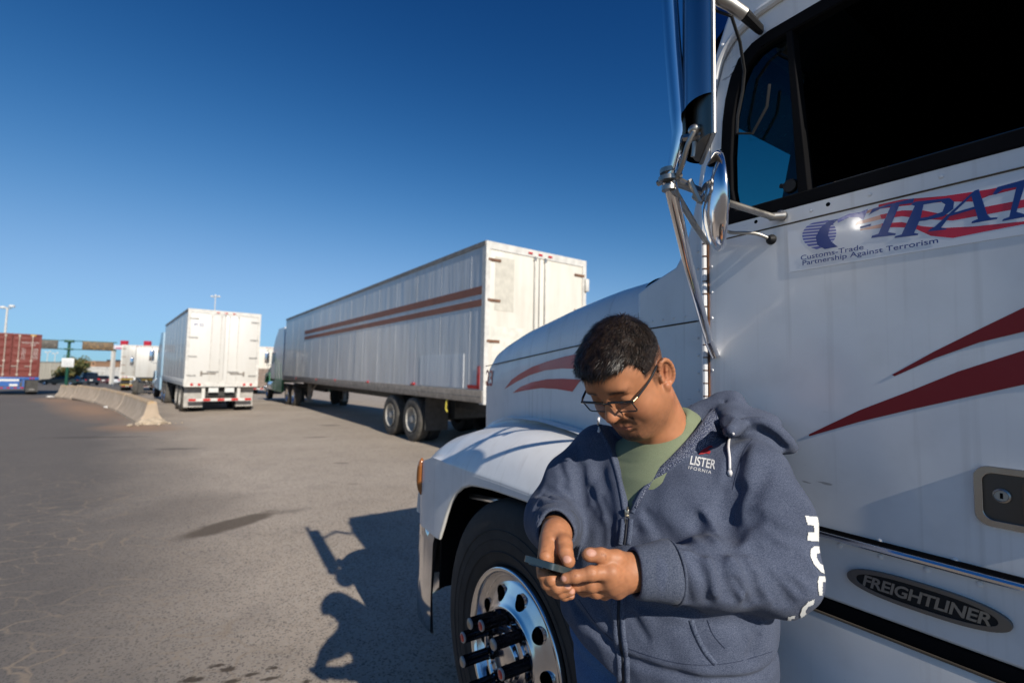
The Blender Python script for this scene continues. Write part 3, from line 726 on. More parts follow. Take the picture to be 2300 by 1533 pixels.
# mirrors: bracket, long mirror head, round convex mirror
def tp(px, py, p): u, z = onp(px, py, p); return Vector((u, -p, z))
mp = .85
J = tp(1503, 402, mp)
c = TB()
c.tube([tp(1512,-330,mp), tp(1502,-40,mp), tp(1512,120,mp), tp(1523,255,mp), tp(1526,300,mp), tp(1518,350,mp), tp(1506,398,mp)], [.0185,.0185,.0185,.0180,.0165,.013,.012], 16)
br = c.build('mirror_bracket', m_chrome, truck, 60)
c = TB(); c.tube([J+Vector((0,0,-.002)), tp(1545,590,.98), tp(1592,765,1.20)], [.0150,.0120,.0115], 14); c.tube([tp(1592,765,1.20), tp(1606,798,DP-.004)], .0125, 8)
c.build('lower_arm', m_chrome, br, 60)
c = TB(); c.tube([tp(1506,402,mp), tp(1548,420,.93), tp(1618,450,1.05), tp(1735,487,DP-.03)], [.013,.010,.0085,.0085], 12); c.tube([tp(1728,487,DP-.03), tp(1762,485,DP-.006)], [.011,.012], 6)
c.tube([tp(1512,425,mp), tp(1560,505,1.02), tp(1588,545,DP-.02)], .0075, 10); c.build('brace_arm', m_steel, br, 60)
c = TB(); c.lathe([(0,.014),(.007,.014),(.0135,.010),(.0135,0)], lambda ca, sa, q, d: (tp(1757,485,DP).x+q*ca, -DP+d, tp(1757,485,DP).z+q*sa), 16); c.build('mount_bolt', m_steel, br)
c = TB(); c.tube([tp(1600,-10,1.08), tp(1640,10,1.12), tp(1672,33,1.16)], .016, 12); c.tube([tp(1560,-70,.9), tp(1600,-10,1.08)], .014, 10); c.build('upper_arm', m_steel, br)
c = TB(); c.tube([tp(1672,33,1.16), tp(1706,66,DP-.02), tp(1708,72,DP-.004)], [.015,.012,.008], 10); c.build('arm_sleeve', m_black, br)
c = TB(); c.tube([tp(1575,-20,1.0), tp(1610,25,1.1), tp(1643,37,1.13), tp(1662,95,1.18), tp(1672,160,1.22), tp(1668,205,1.225), tp(1657,260,1.225), tp(1655,300,1.22), tp(1690,300,1.225), tp(1722,240,1.226), tp(1728,190,1.226)], .0042, 6); c.build('mirror_cable', m_black, br)
c = TB(); c.tube(smoothpoly([tp(1622,512,1.1), tp(1640,522,1.15), tp(1680,523,1.19), tp(1705,527,1.21), tp(1731,538,DP-.004)], 5), .0045, 8); c.build('mirror_wire', m_steel, br)
c = TB(); c.lathe([(0,.014),(.006,.014),(.013,.004),(.0135,0)], lambda ca, sa, q, d: (tp(1733,538,DP).x+q*ca, -DP+d, tp(1733,538,DP).z+q*sa), 16); c.build('wire_grommet', m_black, br)
c = TB()
for dz, r_ in ((.012,.020),(-.006,.023),(-.026,.016)): c.tube([J+Vector((0,0,dz)), J+Vector((0,0,dz+.010))], r_, 12)
c.tube([J+Vector((-.03,.0,.0)), J+Vector((.03,.0,.0))], .007, 8); c.tube([J+Vector((-.012,0,.045)), J+Vector((-.03,0,.05))], .006, 6); c.tube([J+Vector((-.03,-.03,-.005)), J+Vector((-.045,-.045,-.055))], .006, 6)
c.build('bracket_clamp', m_steel, br)
# mirror head: chrome half-shell turned towards the cab
mc = tp(1562, 130, .87); vdir = Vector((mc.x, mc.y, 0)).normalized(); sid = Vector((-vdir.y, vdir.x, 0))    # sid: to the left seen from the camera
rot = Matrix.Rotation(R(9), 3, 'Z')
wdir = rot @ vdir; nrm = rot @ sid
ztop_, zbot = mc.z+.42, tp(1562, 338, .87).z
c = TB(); secs = []
arc = [(-1.02+0*k, 0) for k in range(0)]
for z in (ztop_, zbot+.085, zbot+.06, zbot+.02, zbot):
    secs.append([Vector((mc.x, mc.y, z)) + wdir*(.070*math.cos(a)) + nrm*(.046*math.sin(a)-.02) for a in np.linspace(0, PI, 19)])
# cut the shell away low on the near side
k0 = len(secs)
full_secs = secs[:2]
c.loft(full_secs, closed=False, caps=False)
low = [[p.copy() for p in secs[1]], [p.copy() for p in secs[4]]]
c.loft([[q for q in l[:9]] for l in low], closed=False, caps=False)
sh = c.build('mirror_shell', metalmat('brushed_shell', (.42,.43,.46), .16, .12), br, 60)
c = TB()
c.loft([[Vector((mc.x, mc.y, z)) + wdir*(.067*math.cos(a)) + nrm*(.026*math.sin(a)-.021) for a in np.linspace(0, PI, 15)] for z in (zbot+.12, zbot+.002)], closed=True)
c.build('mirror_underside', metalmat('dirty_chrome', (.22,.19,.15), .3, .2, .6), sh)
c = TB(); a_ = Vector((mc.x, mc.y, 0)) - nrm*.0225; 
c.add([a_+wdir*.071+Vector((0,0,ztop_)), a_-wdir*.071+Vector((0,0,ztop_)), a_-wdir*.071+Vector((0,0,zbot)), a_+wdir*.071+Vector((0,0,zbot))], [(0,1,2,3)])
c.build('mirror_glass', metalmat('mirror_silver', (.85,.86,.88), .02, .01), sh, None)
c = TB(); e = [a_+wdir*.071+Vector((0,0,ztop_)), a_+wdir*.071+Vector((0,0,zbot)), a_-wdir*.071+Vector((0,0,zbot)), a_-wdir*.071+Vector((0,0,ztop_))]
c.tube(e, .0045, 8); c.build('mirror_edge', m_steel, sh)
c = TB(); q0 = tp(1561, 292, .84); c.sphere(q0, .014, sq=(1,1,.8)); c.tube([tp(1560,318,.84), tp(1556,352,.84)], .0045, 8); c.tube([tp(1538,310,.845), tp(1578,304,.845)], .008, 6)
c.tube(smoothpoly([tp(1559,296,.83), tp(1545,325,.83), tp(1534,365,.84), tp(1520,400,.85)], 4), .0055, 8); c.build('mirror_stud', m_steel, sh)
# convex mirror: a dish seen nearly edge-on
cc = tp(1607, 454, .93); vd = Vector((cc.x, cc.y, 0)).normalized(); sd = Vector((-vd.y, vd.x, 0))
rot = Matrix.Rotation(R(-80), 3, 'Z'); nr = (Matrix.Rotation(R(6), 3, 'Z') @ (-sd)) + Vector((0,0,.035)); nr.normalize(); t1 = Vector((0,0,1)); t1 = (t1 - nr*t1.dot(nr)).normalized(); t2 = nr.cross(t1)
RR = .107
dish = lambda ca, sa, r, h: cc + t1*(r*ca) + t2*(r*sa) + nr*h
c = TB(); c.lathe([(0,-.028),(RR*.4,-.025),(RR*.75,-.016),(RR*.96,-.004),(RR,.004),(RR,.010),(RR*.96,.013)], dish, 40); cm = c.build('convex_mirror', m_chrome, br, 60)
c = TB(); c.lathe([(RR*.96,.0125),(RR*.6,.020),(RR*.3,.0235),(0,.0245)], dish, 40); c.build('convex_glass', metalmat('mirror_silver_convex', (.55,.56,.58), .05, .05), cm, 180)
c = TB(); c.tube([tp(1560,440,.92), cc-nr*.02], .008, 8); c.box(*[0,0,0,0,0,0]) if False else None; c.build('convex_mount', m_steel, cm)
# ------------------------------------------------------------------ other vehicles
# every vehicle frame: X forward, Y left, Z up, origin on the ground
def side_mat(name, c, dirt, streak=.5, rough=.35):
    t = NT(name)
    f = t.noise(4, 5, t.vec((1.4, 1, .12)), .6); g = t.noise(1.2, 4)
    lowz = t.n('SeparateXYZ'); t.l(t.co.outputs['Object'], lowz.inputs[0])
    c1 = t.mix(t.math('MULTIPLY', t.ramp(f, [(.42, 0), (.72, 1)]), streak), c, dirt)
    c1 = t.mix(t.math('MULTIPLY', t.ramp(g, [(.5, 0), (.8, 1)]), .3), c1, dirt)
    t.set(col=c1, rough=rough, coat=.15)
    h = t.noise(1.0, 2, t.vec((3.2, 1, .35)))
    t.bump(h, .35, .08)
    return t.m
m_tside = side_mat('trailer_side_sheet', (.56,.57,.58), (.33,.31,.28), .45)
m_tdoor = side_mat('trailer_door_sheet', (.64,.61,.54), (.42,.36,.27), .35, .5)
m_bside = side_mat('box_side_sheet', (.60,.59,.57), (.45,.42,.38), .25)
m_bdoor = side_mat('box_door_sheet', (.60,.585,.55), (.5,.46,.4), .2, .45)
m_gside = side_mat('grey_aluminium_sheet', (.42,.41,.38), (.30,.27,.23), .5, .35)
m_rail = simple('weathered_rail', (.24,.21,.18), .6, var=.3, bump=.1)
m_brown = simple('brown_stripe_vinyl', (.27,.10,.055), .6, var=.15, sc_=3)
m_rust = simple('rusty_steel', (.16,.08,.045), .85, var=.4, bump=.2)
m_wsteel = simple('painted_white_steel', (.56,.54,.50), .5, var=.15)
m_flap = simple('mud_flap_rubber', (.05,.047,.043), .8, var=.3)
m_flapw = simple('grey_mud_flap', (.36,.34,.31), .7, var=.2)
m_hubw = simple('white_wheel_disc', (.40,.38,.34), .45, var=.2)
def trailer(name, label, th, u0, pc, L, W, z0, z1, sidem, doorm, wheels, rr=.5, off_near=None, opt=()):
    a = Vector((-math.sin(th), math.cos(th), 0)); n = Vector((-math.cos(th), -math.sin(th), 0))
    w = a*u0 - n*pc
    root = empty(name, (w.x, w.y, gz(w.y)), PI/2+th, label, 'trailer')
    h = W/2
    c = MB(); c.box(.06, L, -h, h, z0+.20, z1); c.build('box_body', sidem, root, None)
    for s in (1, -1):
        for k in range(int(L/1.22)): c = MB(); c.box(.5+k*1.22, .53+k*1.22, s*h-.004 if s > 0 else s*h-.0025, s*h+.0025 if s > 0 else s*h+.004, z0+.22, z1-.10); c.build('panel_rib', sidem, root, None)
    c = MB(); c.box(.0, L+.01, -h-.018, h+.018, z1-.07, z1+.015); c.build('roof_rail', m_rail, root)
    c = MB(); c.bbox(.0, L+.01, -h-.022, h+.022, z0, z0+.23, .01); c.box(0, L, -h-.028, -h-.02, z0+.10, z0+.12); c.box(0, L, h+.02, h+.028, z0+.10, z0+.12); c.build('bottom_rail', m_rail if 'old' in opt else m_wsteel, root)
    fr = MB(); fr.box(-.03, .10, -h-.01, -h+.09, z0, z1); fr.box(-.03, .10, h-.09, h+.01, z0, z1); fr.box(-.031, .10, -h-.008, h+.008, z1-.13, z1+.01); fr.box(-.04, .10, -h-.008, h+.008, z0-.02, z0+.13); rf = fr.build('rear_frame', m_wsteel, root)
    for s in (1, -1):
        c = MB(); y0, y1 = (.012, h-.09) if s > 0 else (-h+.09, -.012)
        c.bbox(-.015, .03, y0, y1, z0+.13, z1-.13, .008); d = c.build('rear_door', doorm, root)
        for q in ((.13,) if 'old' in opt else (.13, .42)):
            c = MB(); c.tube([(-.035, s*q, z0+.10), (-.035, s*q, z1-.10)], .014, 8); c.box(-.05, -.01, s*q-.03, s*q+.03, z1-.20, z1-.12); c.box(-.05, -.01, s*q-.03, s*q+.03, z0+.10, z0+.16); c.build('lock_bar', m_steel if 'old' in opt else m_wsteel, d)
        c = MB(); c.box(-.055, -.03, min(s*.13, s*.50), max(s*.13, s*.50), z0+.50, z0+.53); c.build('door_lever', m_steel, d)
        for k in range(4):
            zz = z0+.35+k*(z1-z0-.7)/3
            c = MB(); c.box(-.035, -.01, min(s*(h-.32), s*(h-.04)), max(s*(h-.32), s*(h-.04)), zz, zz+.05); c.build('door_hinge', m_rust if 'old' in opt else m_steel, d)
    for s in (1, -1):
        for q in (.12, .34):
            c = MB(); c.lathe([(0,.02),(.04,.018),(.05,0)], lambda ca, sa, r, hh: (-.04-hh, s*(h-q-.1)+r*ca, z0+.055+r*sa), 14); c.build('tail_lamp', m_redlamp, rf, 180)
    for q in (-.25, 0, .25):
        c = MB(); c.bbox(-.05, -.028, q-.05, q+.05, z1-.085, z1-.045, .008); c.build('marker_lamp', m_redlamp, rf)
    # underrun guard with red and white tape
    c = MB(); c.box(.05, .13, -h+.15, h-.15, .40, .50)
    for y in (-.55, .55): c.box(.05, .12, y-.05, y+.05, .5, z0)
    gd = c.build('underrun_guard', m_wsteel, root)
    for k in range(9):
        y0 = -h+.16+k*(W-.32)/9
        if k % 2 == 0: c = MB(); c.box(.043, .049, y0, y0+(W-.32)/9, .41, .49); c.build('red_tape', m_redlamp, gd)
    for y in (-.25, .25): c = MB(); c.box(.03, .045, y-.15, y+.15, z0-.22, z0-.04); c.build('number_plate', m_plastic_w, gd)
    for wx in wheels:
        for s in (1, -1):
            y = s*(h+.0)
            wh, fn = wheel(root, (0,0,0), wx, y, rr, rr, .29, .27, s, 40, detail=False, mt=m_tyredust)
            plain_rim(wh, (0,0,0), fn, .28, m_hubw, deep=True)
            wh, fn = wheel(root, (0,0,0), wx, y-.31*s, rr, rr, .29, .27, s, 32, detail=False, mt=m_tyre)
        c = MB(); c.tube([(wx, -h+.2, rr), (wx, h-.2, rr)], .06, 8); c.build('axle', m_frame, root)
    fx = wheels[0]-rr-.12 if wheels[0] > 1 else wheels[0]-rr-.1
    for s in (1, -1):
        c = MB(); y0, y1 = sorted((s*(h-.05), s*(h-.62))); c.box(fx-.012, fx, y0, y1, .18 if 'old' not in opt else .30, z0-.02); c.build('mud_flap', m_flap if 'old' in opt else m_flapw, root)
    c = MB(); c.box(.3, L-.5, -.45, -.32, z0-.25, z0); c.box(.3, L-.5, .32, .45, z0-.25, z0)
    c.box(wheels[0]-.7, wheels[-1]+.7, -.5, .5, .55, z0)
    c.build('chassis', m_frame, root)
    if 'gear' in opt:
        for s in (1, -1):
            c = MB(); c.box(L-3.2, L-3.05, s*.75-.07, s*.75+.07, .25, z0); c.box(L-3.28, L-2.97, s*.75-.14, s*.75+.14, .2, .26); c.tube([(L-3.1, s*.75, .5), (L-4.2, s*.7, z0)], .03, 6); c.build('landing_leg', m_rail, root)
    return root, a, n
# long white trailer with brown stripes
th1 = R(35.616)
bt, a1, n1 = trailer('box_trailer', 'long dented white trailer with two brown stripes along its side', th1, 7.34, 4.633+1.25, 18.0, 2.5, 1.05, 4.0, m_tside, m_tdoor, (3.05, 4.33), opt=('old', 'gear'))
for z0, z1 in ((3.04, 3.19), (2.82, 2.945)):
    c = MB(); c.box(.09, 14.0, 1.25, 1.2575+.003, z0, z1); c.build('brown_stripe', m_brown, bt, None)
def onside(px, py, p=4.633, th=th1, u0=7.34):
    d = _CR @ Vector(((px-1150)/1080, -(py-766.5)/1080, -1)); n = Vector((-math.cos(th), -math.sin(th), 0)); a = Vector((-math.sin(th), math.cos(th), 0))
    k = -p/d.dot(n); return (d*k).dot(a)-u0, CAM_H + d.z*k
for px, py in ((928,861),(826,857),(753,853),(711,851.5),(665,849)):
    x, z = onside(px, py); c = MB(); c.bbox(x-.10, x+.10, 1.25, 1.285, z-.03, z+.03, .01); c.build('side_marker', m_redlamp, bt)
c = MB(); c.box(.10, .19, 1.26, 1.268, 1.30, 1.72); c.box(.10, .52, 1.26, 1.268, 1.30, 1.37); c.build('corner_tape', m_redlamp, bt)
c = MB(); x0, z0 = onside(1041, 868); x1, z1 = onside(945, 826); c.box(x0, x1, 1.25, 1.262, 1.30, 1.95); c.build('repair_panel', side_mat('repair_sheet', (.60,.62,.64), (.45,.45,.44), .3), bt, None)
c = MB(); c.box(-.020, -.0155, .62, 1.05, 2.75, 3.75); c.build('bare_door_patch', simple('patched_sheet', (.50,.47,.40), .6), bt, None)
c = MB(); c.box(-.0195, -.0157, -1.10, -.06, 1.25, 2.55); c.box(-.0195, -.0157, .06, 1.10, 1.25, 2.45); c.build('door_overlay', simple('overlay_sheet', (.60,.58,.51), .6), bt, None)
c = MB(); c.bbox(-.09, .02, -1.30, -1.2, 3.35, 3.62, .02); c.build('door_holdback', m_wsteel, bt)
c = MB(); c.tube([(1.35,1.24,1.06),(1.33,1.27,.96),(1.36,1.26,.86),(1.31,1.25,.80)], .018, 6); c.build('yellow_strap', simple('yellow_webbing', (.45,.38,.05), .8), bt)
# white box truck trailer ahead
th2 = R(39.79)
xt, a2, n2 = trailer('box_trailer', 'clean plain white trailer facing away with red and white tape bar', th2, 20.0, 1.99+1.14, 9.0, 2.28, .93, 3.62, m_bside, m_bdoor, (.95, 2.2), rr=.5)
c = MB(); text_fit(c, 'M 55', lambda a, b, d: (-.020+d, .95-a, 3.02+b), .28, .12, 0); c.build('door_marking', m_navy, xt, None)
c = MB()
for s in (1, -1): c.box(-.05, -.02, min(s*.22, s*.66), max(s*.22, s*.66), 1.36, 1.40); c.box(-.05, -.02, s*.66-.03, s*.66+.03, 1.30, 1.46)
c.build('door_catch', m_rail, xt)

# generic tractor: X forward, origin under the back of the sleeper
def tractor(name, label, loc, th, body, lower, Hc=2.9, Hs=3.8, hood=True, rw=(-1.6, -.3), group=None, sleeper=2.0, accent=None):
    root = empty(name, (loc.x, loc.y, gz(loc.y)), PI/2+th, label, 'truck', group)
    W = 1.18; xs_ = sleeper
    def pr(poly, m, nm, w=W, inset=0, par=None, bev=.05):
        c = MB(); c.prism(poly, lambda a, b, d: (a, d, b), -w, w); o = c.build(nm, m, par or root, 40, bevel=bev); return o
    pr([(0,1.15),(xs_,1.15),(xs_,Hs-.25),(xs_-.25,Hs),(.05,Hs),(0,Hs-.1)], body, 'sleeper')
    pr([(xs_+.005,1.15),(xs_+1.5,1.15),(xs_+1.5,2.0),(xs_+1.1,Hc-.12),(xs_+.5,Hs-.45),(xs_+.005,Hs-.15)], body, 'cab', W-.01)
    pr([(xs_+1.505,.95),(xs_+3.1,.95),(xs_+3.15,1.5),(xs_+3.0,1.68),(xs_+1.505,1.98)], lower if hood else body, 'hood', W-.12)
    for s in (1, -1):
        c = MB(); c.box(xs_+.35, xs_+1.15, s*(W-.005)-.012, s*(W-.005)+.012, 2.05, 2.62); c.build('side_window', m_glassdark, root)
        c = MB(); c.prism([(.0,.55),(xs_+.1,.55),(xs_+.1,1.17),(.0,1.17)], lambda a, b, d: (a, s*(W-.03)+d, b), -.05, .045); c.build('side_fairing', lower, root, bevel=.02)
        c = MB(); c.tube([(xs_+.2, s*(W-.12), .8), (xs_+1.3, s*(W-.12), .8)], .28, 20); c.build('fuel_tank', m_alu, root, 40)
        c = MB(); c.tube([(xs_+1.2, s*(W+.25), 1.9), (xs_+1.2, s*(W+.25), 2.75)], .012, 6); c.bbox(xs_+1.16, xs_+1.24, s*(W+.25)-.11, s*(W+.25)+.11, 2.0, 2.6, .02); c.tube([(xs_+1.2, s*W, 1.9), (xs_+1.2, s*(W+.25), 1.9)], .012, 6); c.build('wing_mirror', m_chrome, root)
        c = MB(); c.prism([(xs_+1.6,.95),(xs_+1.72,1.18),(xs_+2.0,1.32),(xs_+2.4,1.32),(xs_+2.8,1.18),(xs_+3.0,.9),(xs_+3.2,.9),(xs_+3.15,1.3),(xs_+2.9,1.45),(xs_+1.7,1.5)], lambda a, b, d: (a, s*(W-.25)+d*s, b), 0, .27); c.build('fender', lower, root, 40, bevel=.02)
        wh, fn = wheel(root, (0,0,0), xs_+2.2, s*W, .5, .5, .29, .27, s, 36, detail=False); plain_rim(wh, (0,0,0), fn, .29, m_alu)
        for x in rw:
            wh, fn = wheel(root, (0,0,0), x, s*W, .5, .5, .29, .27, s, 36, detail=False, mt=m_tyredust); plain_rim(wh, (0,0,0), fn, .29, m_alu, -.10)
        if accent:
            c = MB(); 
            for k in range(3): c.prism([(.25+.75*k,1.17),(.45+.75*k,1.17),(.60+.75*k,2.0+.15*k),(.52+.75*k,2.0+.15*k)], lambda a, b, d: (a, s*(W-.002)+d*s, b), 0, .008)
            c.build('accent_stripe', accent, root)
    c = MB(); c.prism([(xs_+1.12,2.80),(xs_+1.51,2.03),(xs_+1.53,2.03),(xs_+1.15,2.80)], lambda a, b, d: (a, d, b), -W+.12, W-.12); c.build('windshield', m_glassdark, root)
    c = MB(); c.box(-2.2, xs_+2.9, -.45, -.33, .65, .9); c.box(-2.2, xs_+2.9, .33, .45, .65, .9); c.build('frame', m_frame, root)
    c = MB(); c.bbox(xs_+3.15, xs_+3.35, -W, W, .38, .72, .04); c.build('bumper', m_chrome, root)
    for s in (1, -1): c = MB(); c.box(-2.25, -2.24, min(s*.6, s*1.15), max(s*.6, s*1.15), .2, .85); c.build('mud_flap', m_flap, root)
    return root
m_green = paint('green_truck_paint', (.006,.16,.06), amt=.15); m_lblue = paint('light_blue_paint', (.26,.40,.52), amt=.2); m_wp2 = paint('clean_white_paint', (.72,.72,.70), amt=.15)
loc = a1*26.0 - n1*(4.633+1.25)
tractor('semi_truck', 'white tractor with dark green lower body and stripes coupled to the striped trailer', Vector(loc), th1, m_wp2, m_green, accent=m_green, rw=(-2.6, -1.25))
loc = a2*29.6 - n2*(1.99+1.14)
tractor('semi_truck', 'light blue tractor coupled to the plain white trailer', Vector(loc), th2, m_lblue, m_lblue, Hs=3.45, rw=(-2.9, -1.6), sleeper=1.6)
p = at(346, 880, 34.5)
tractor('semi_truck', 'white tractor with silver sleeper back between the grey and the plain white trailers', p, R(37), m_gside, m_wp2, Hs=3.35, rw=(-1.9, -.7), sleeper=2.2)
# grey trailer further up the lane, with a yellow and black rear guard
p = at(311, 860, 42)
t3, a3, n3 = trailer('box_trailer', 'weathered grey trailer seen square from behind with yellow and black bumper', R(33), 0, 0, 12, 2.6, 1.15, 3.95, m_gside, m_gside, (1.2, 2.5), opt=('old',))
t3.location = (p.x, p.y, gz(p.y))
m_yel = simple('yellow_guard_paint', (.32,.21,.03), .5, var=.2)
for k in range(3):
    c = MB(); c.box(-.02, .04, -1.25, 1.25, .48+.24*k, .58+.24*k); c.build('guard_bar', m_yel if k != 1 else m_frame, t3)
# white trailer, brown lower half, glimpsed between two others
p = at(603, 860, 40)
t4, a4, n4 = trailer('box_trailer', 'white trailer with brown stained edges glimpsed behind the green tractor', R(34), 0, 0, 10, 2.5, 1.1, 3.9, m_tdoor, m_tdoor, (1.2, 2.4), opt=('old',))
t4.location = (p.x, p.y, gz(p.y))
c = MB(); c.box(-.045, -.036, -1.2, 1.2, .6, 2.1); c.build('lower_panel', simple('brown_panel', (.20,.15,.12), .8, var=.3), t4)

# container on a blue chassis
p = at(18, 880, 27.5); thc = R(46.5)
ct = empty('container_trailer', (p.x, p.y, gz(p.y)), PI/2+thc, 'blue container chassis under the red container with grey mud flaps', 'trailer')
con = empty('shipping_container', (p.x, p.y, gz(p.y)), PI/2+thc, 'dark red steel shipping container with locking rods at the left edge', 'container')
m_cred = paint('container_red', (.155,.024,.016), dirt=(.10,.03,.02), amt=.5, rough=.5, coat=0); m_cblue = paint('chassis_blue', (.02,.10,.34), amt=.3)
c = MB(); Wc, z0, z1 = 1.19, 1.02, 3.50
for s in (1, -1):
    n_ = 60; pts = []
    for k in range(n_): x = .15+k*.11; y = s*(Wc-.04*(k % 4 in (1, 2))); pts.append((x, y))
    vs = [(x, y, z) for x, y in pts for z in (z0+.12, z1-.10)]; c.add(vs, [(2*k, 2*k+2, 2*k+3, 2*k+1) for k in range(n_-1)])
c.box(.1, 6.7, -Wc, Wc, z1-.09, z1-.03); c.box(.1, 6.7, -Wc, Wc, z0, z0+.12); c.box(6.6, 6.7, -Wc, Wc, z0, z1)
for y in (-Wc, Wc): c.bbox(0, .14, y-.07 if y > 0 else y-.01, y+.01 if y > 0 else y+.07, z0, z1, .01)
c.bbox(0, .14, -Wc, Wc, z1-.12, z1+.01, .01); c.bbox(0, .14, -Wc, Wc, z0, z0+.13, .01)
c.build('container_body', m_cred, con, 30)
m_rod = simple('rod_grey', (.42,.34,.28), .5, var=.2); m_wtxt = simple('white_stencil', (.62,.58,.54), .6); m_ytx = simple('yellow_decal', (.6,.36,.03), .5)
for s in (1, -1):
    y0, y1 = sorted((s*.012, s*(Wc-.075)))
    c = MB(); c.box(.02, .06, y0, y1, z0+.13, z1-.12)
    for k in range(5): zz = z0+.32+.44*k; c.bbox(.0, .03, y0+.06, y1-.06, zz, zz+.22, .012)
    d = c.build('container_door', m_cred, con, 30)
    for q in (.28, .82):
        c = MB(); c.tube([(-.03, s*q, z0+.05), (-.03, s*q, z1-.04)], .022, 8)
        for zz in (z0+.10, z1-.16, 1.9): c.box(-.05, .01, s*q-.05, s*q+.05, zz, zz+.09)
        c.build('locking_rod', m_rod, d)
        c = MB(); c.box(-.065, -.05, s*q-.02, s*q+.26, 1.62, 1.66); c.build('door_lever', m_rod, d)
c = MB(); text_fit(c, 'WHLU 520317 5', lambda a, b, d: (-.012, -.38-a, 2.96+b), .70, .10)
text_fit(c, '22G1', lambda a, b, d: (-.012, -.75-a, 2.83+b), .2, .09)
for k, wd in enumerate(('30480', '67200', '2230', '4920', '28250', '62280', '33.2')):
    text_fit(c, wd, lambda a, b, d: (-.012, -.86-a, 2.62-.095*k+b), .22, .055)
    text_fit(c, ('MAX.', 'GROSS', 'TARE', 'NET', 'CU.', 'CAP', 'KG')[k], lambda a, b, d: (-.012, -.40-a, 2.62-.095*k+b), .16, .05)
c.build('stencil_lettering', m_wtxt, con, None)
c = MB(); c.box(-.012, -.008, .55, .80, 2.78, 3.0); c.build('white_decal', m_wtxt, con, None)
c = MB(); c.box(-.006, -.002, -.95, -.72, z1-.08, z1-.02); c.box(-.006, -.002, .65, .85, z1-.08, z1-.02); c.build('yellow_decal', m_ytx, con, None)
c = MB(); c.bbox(.0, .16, -1.22, 1.22, .86, 1.01, .015); c.box(.1, 7, -.5, -.38, .7, 1.0); c.box(.1, 7, .38, .5, .7, 1.0)
c.box(.0, .08, -.62, -.54, .35, .9); c.box(.0, .08, .54, .62, .35, .9); c.box(.0, .08, -.62, .62, .35, .45); c.build('chassis_frame', m_cblue, ct)
c = MB(); c.box(-.01, .03, -.42, .42, .50, .80); c.build('plate_board', m_cblue, ct)
c = MB(); c.box(-.02, -.012, -.35, -.02, .50, .62); c.build('number_plate', m_plastic_w, ct); c = MB(); c.box(-.02, -.012, -.40, .40, .78, .90); c.build('plate_strip', m_plastic_w, ct)
for y in (-.85, -.98, .85, .98): c = MB(); c.lathe([(0,.02),(.04,.015),(.045,0)], lambda ca, sa, r, hh: (-hh, y+r*ca, .93+r*sa), 12); c.build('tail_lamp', m_redlamp, ct, 180)
for k in range(5): c = MB(); c.box(-.008, -.002, -.6+.27*k, -.47+.27*k, .37, .43); c.build('red_tape', m_redlamp, ct)
for s in (1, -1):
    c = MB(); y0, y1 = sorted((s*.68, s*1.2)); c.box(.02, .04, y0, y1, .16, .84); c.build('mud_flap', m_flap, ct)
    for x in (.75, 2.0): wh, fn = wheel(ct, (0,0,0), x, s*1.2, .5, .5, .29, .5, s, 32, detail=False); plain_rim(wh, (0,0,0), fn, .28, m_hubw)
c = MB(); text_fit(c, 'HAN', lambda a, b, d: (.015, -.82-a, .27+b), .22, .07); c.build('flap_lettering', m_wtxt, ct, None)

# cars
def car(name, label, loc, th, bodym, L=4.6, W=.9, H=1.45, suv=False, cat='car', group='cars queueing beyond the concrete barrier'):
    root = empty(name, (loc.x, loc.y, gz(loc.y)), PI/2+th, label, cat, group)
    wl = .34
    c = MB(); hb = .62*H if not suv else .56*H
    prof = [(0,.38),(-.02,hb*.7),(.06,hb),(.9 if not suv else .15,hb+.03),(L*.62,hb+.04),(L*.9,hb-.08),(L-.02,hb*.72),(L,.38),(L-.35,.22),(.3,.22)]
    secs = []
    for s, w in ((-1, W-.06), (-.96, W), (.96, W), (1, W-.06)):
        pass
    c.prism(prof, lambda a, b, d: (a, d, b), -W, W); body = c.build('body', bodym, root, 40, bevel=.07)
    x0 = .55 if not suv else .12
    gh = [(x0, hb), (x0+.45 if not suv else x0+.22, H-.06), (x0+.8, H), (L*.52, H-.01), (L*.70, hb+.03)]
    c = MB(); secs = [[(a, -W+.05, b) if b < hb+.06 else (a, -W+.22, b) for a, b in gh], [(a, W-.05, b) if b < hb+.06 else (a, W-.22, b) for a, b in gh]]
    c.loft(secs); gl = c.build('glasshouse', m_glassdark, root, 40, bevel=.04)
    c = MB(); c.prism([(x0+.5, H-.012), (x0+.8, H+.006), (L*.50, H), (L*.53, H-.03)], lambda a, b, d: (a, d, b), -W+.24, W-.24); c.build('roof', bodym, root, 40, bevel=.01)
    for x in (.8, L-.85):
        for s in (1, -1):
            wh, fn = wheel(root, (0,0,0), x, s*(W+.01), wl, wl, .21, .22, s, 24, detail=False); plain_rim(wh, (0,0,0), fn, .21, m_alu, -.04, holes=False)
    for s in (1, -1):
        c = MB(); y0, y1 = sorted((s*(W-.30), s*(W+.005))); c.bbox(-.03, .12, y0, y1, hb*.74, hb*.94, .02); c.build('tail_lamp', m_redlamp, root)
        c = MB(); c.bbox(L-.12, L+.01, y0, y1, hb*.62, hb*.80, .02); c.build('headlight', m_plastic_w, root)
        c = MB(); c.bbox(L*.64, L*.67, s*(W+.09)-.07, s*(W+.09)+.07, hb+.03, hb+.15, .02); c.build('wing_mirror', bodym, root)
    c = MB(); c.bbox(-.035, -.01, -.18, .18, hb*.62, hb*.80, .004); c.build('number_plate', m_plastic_w, root)
    c = MB(); c.bbox(-.06, .1, -W+.05, W-.05, .28, .48, .03); c.build('bumper', bodym, root)
    return root
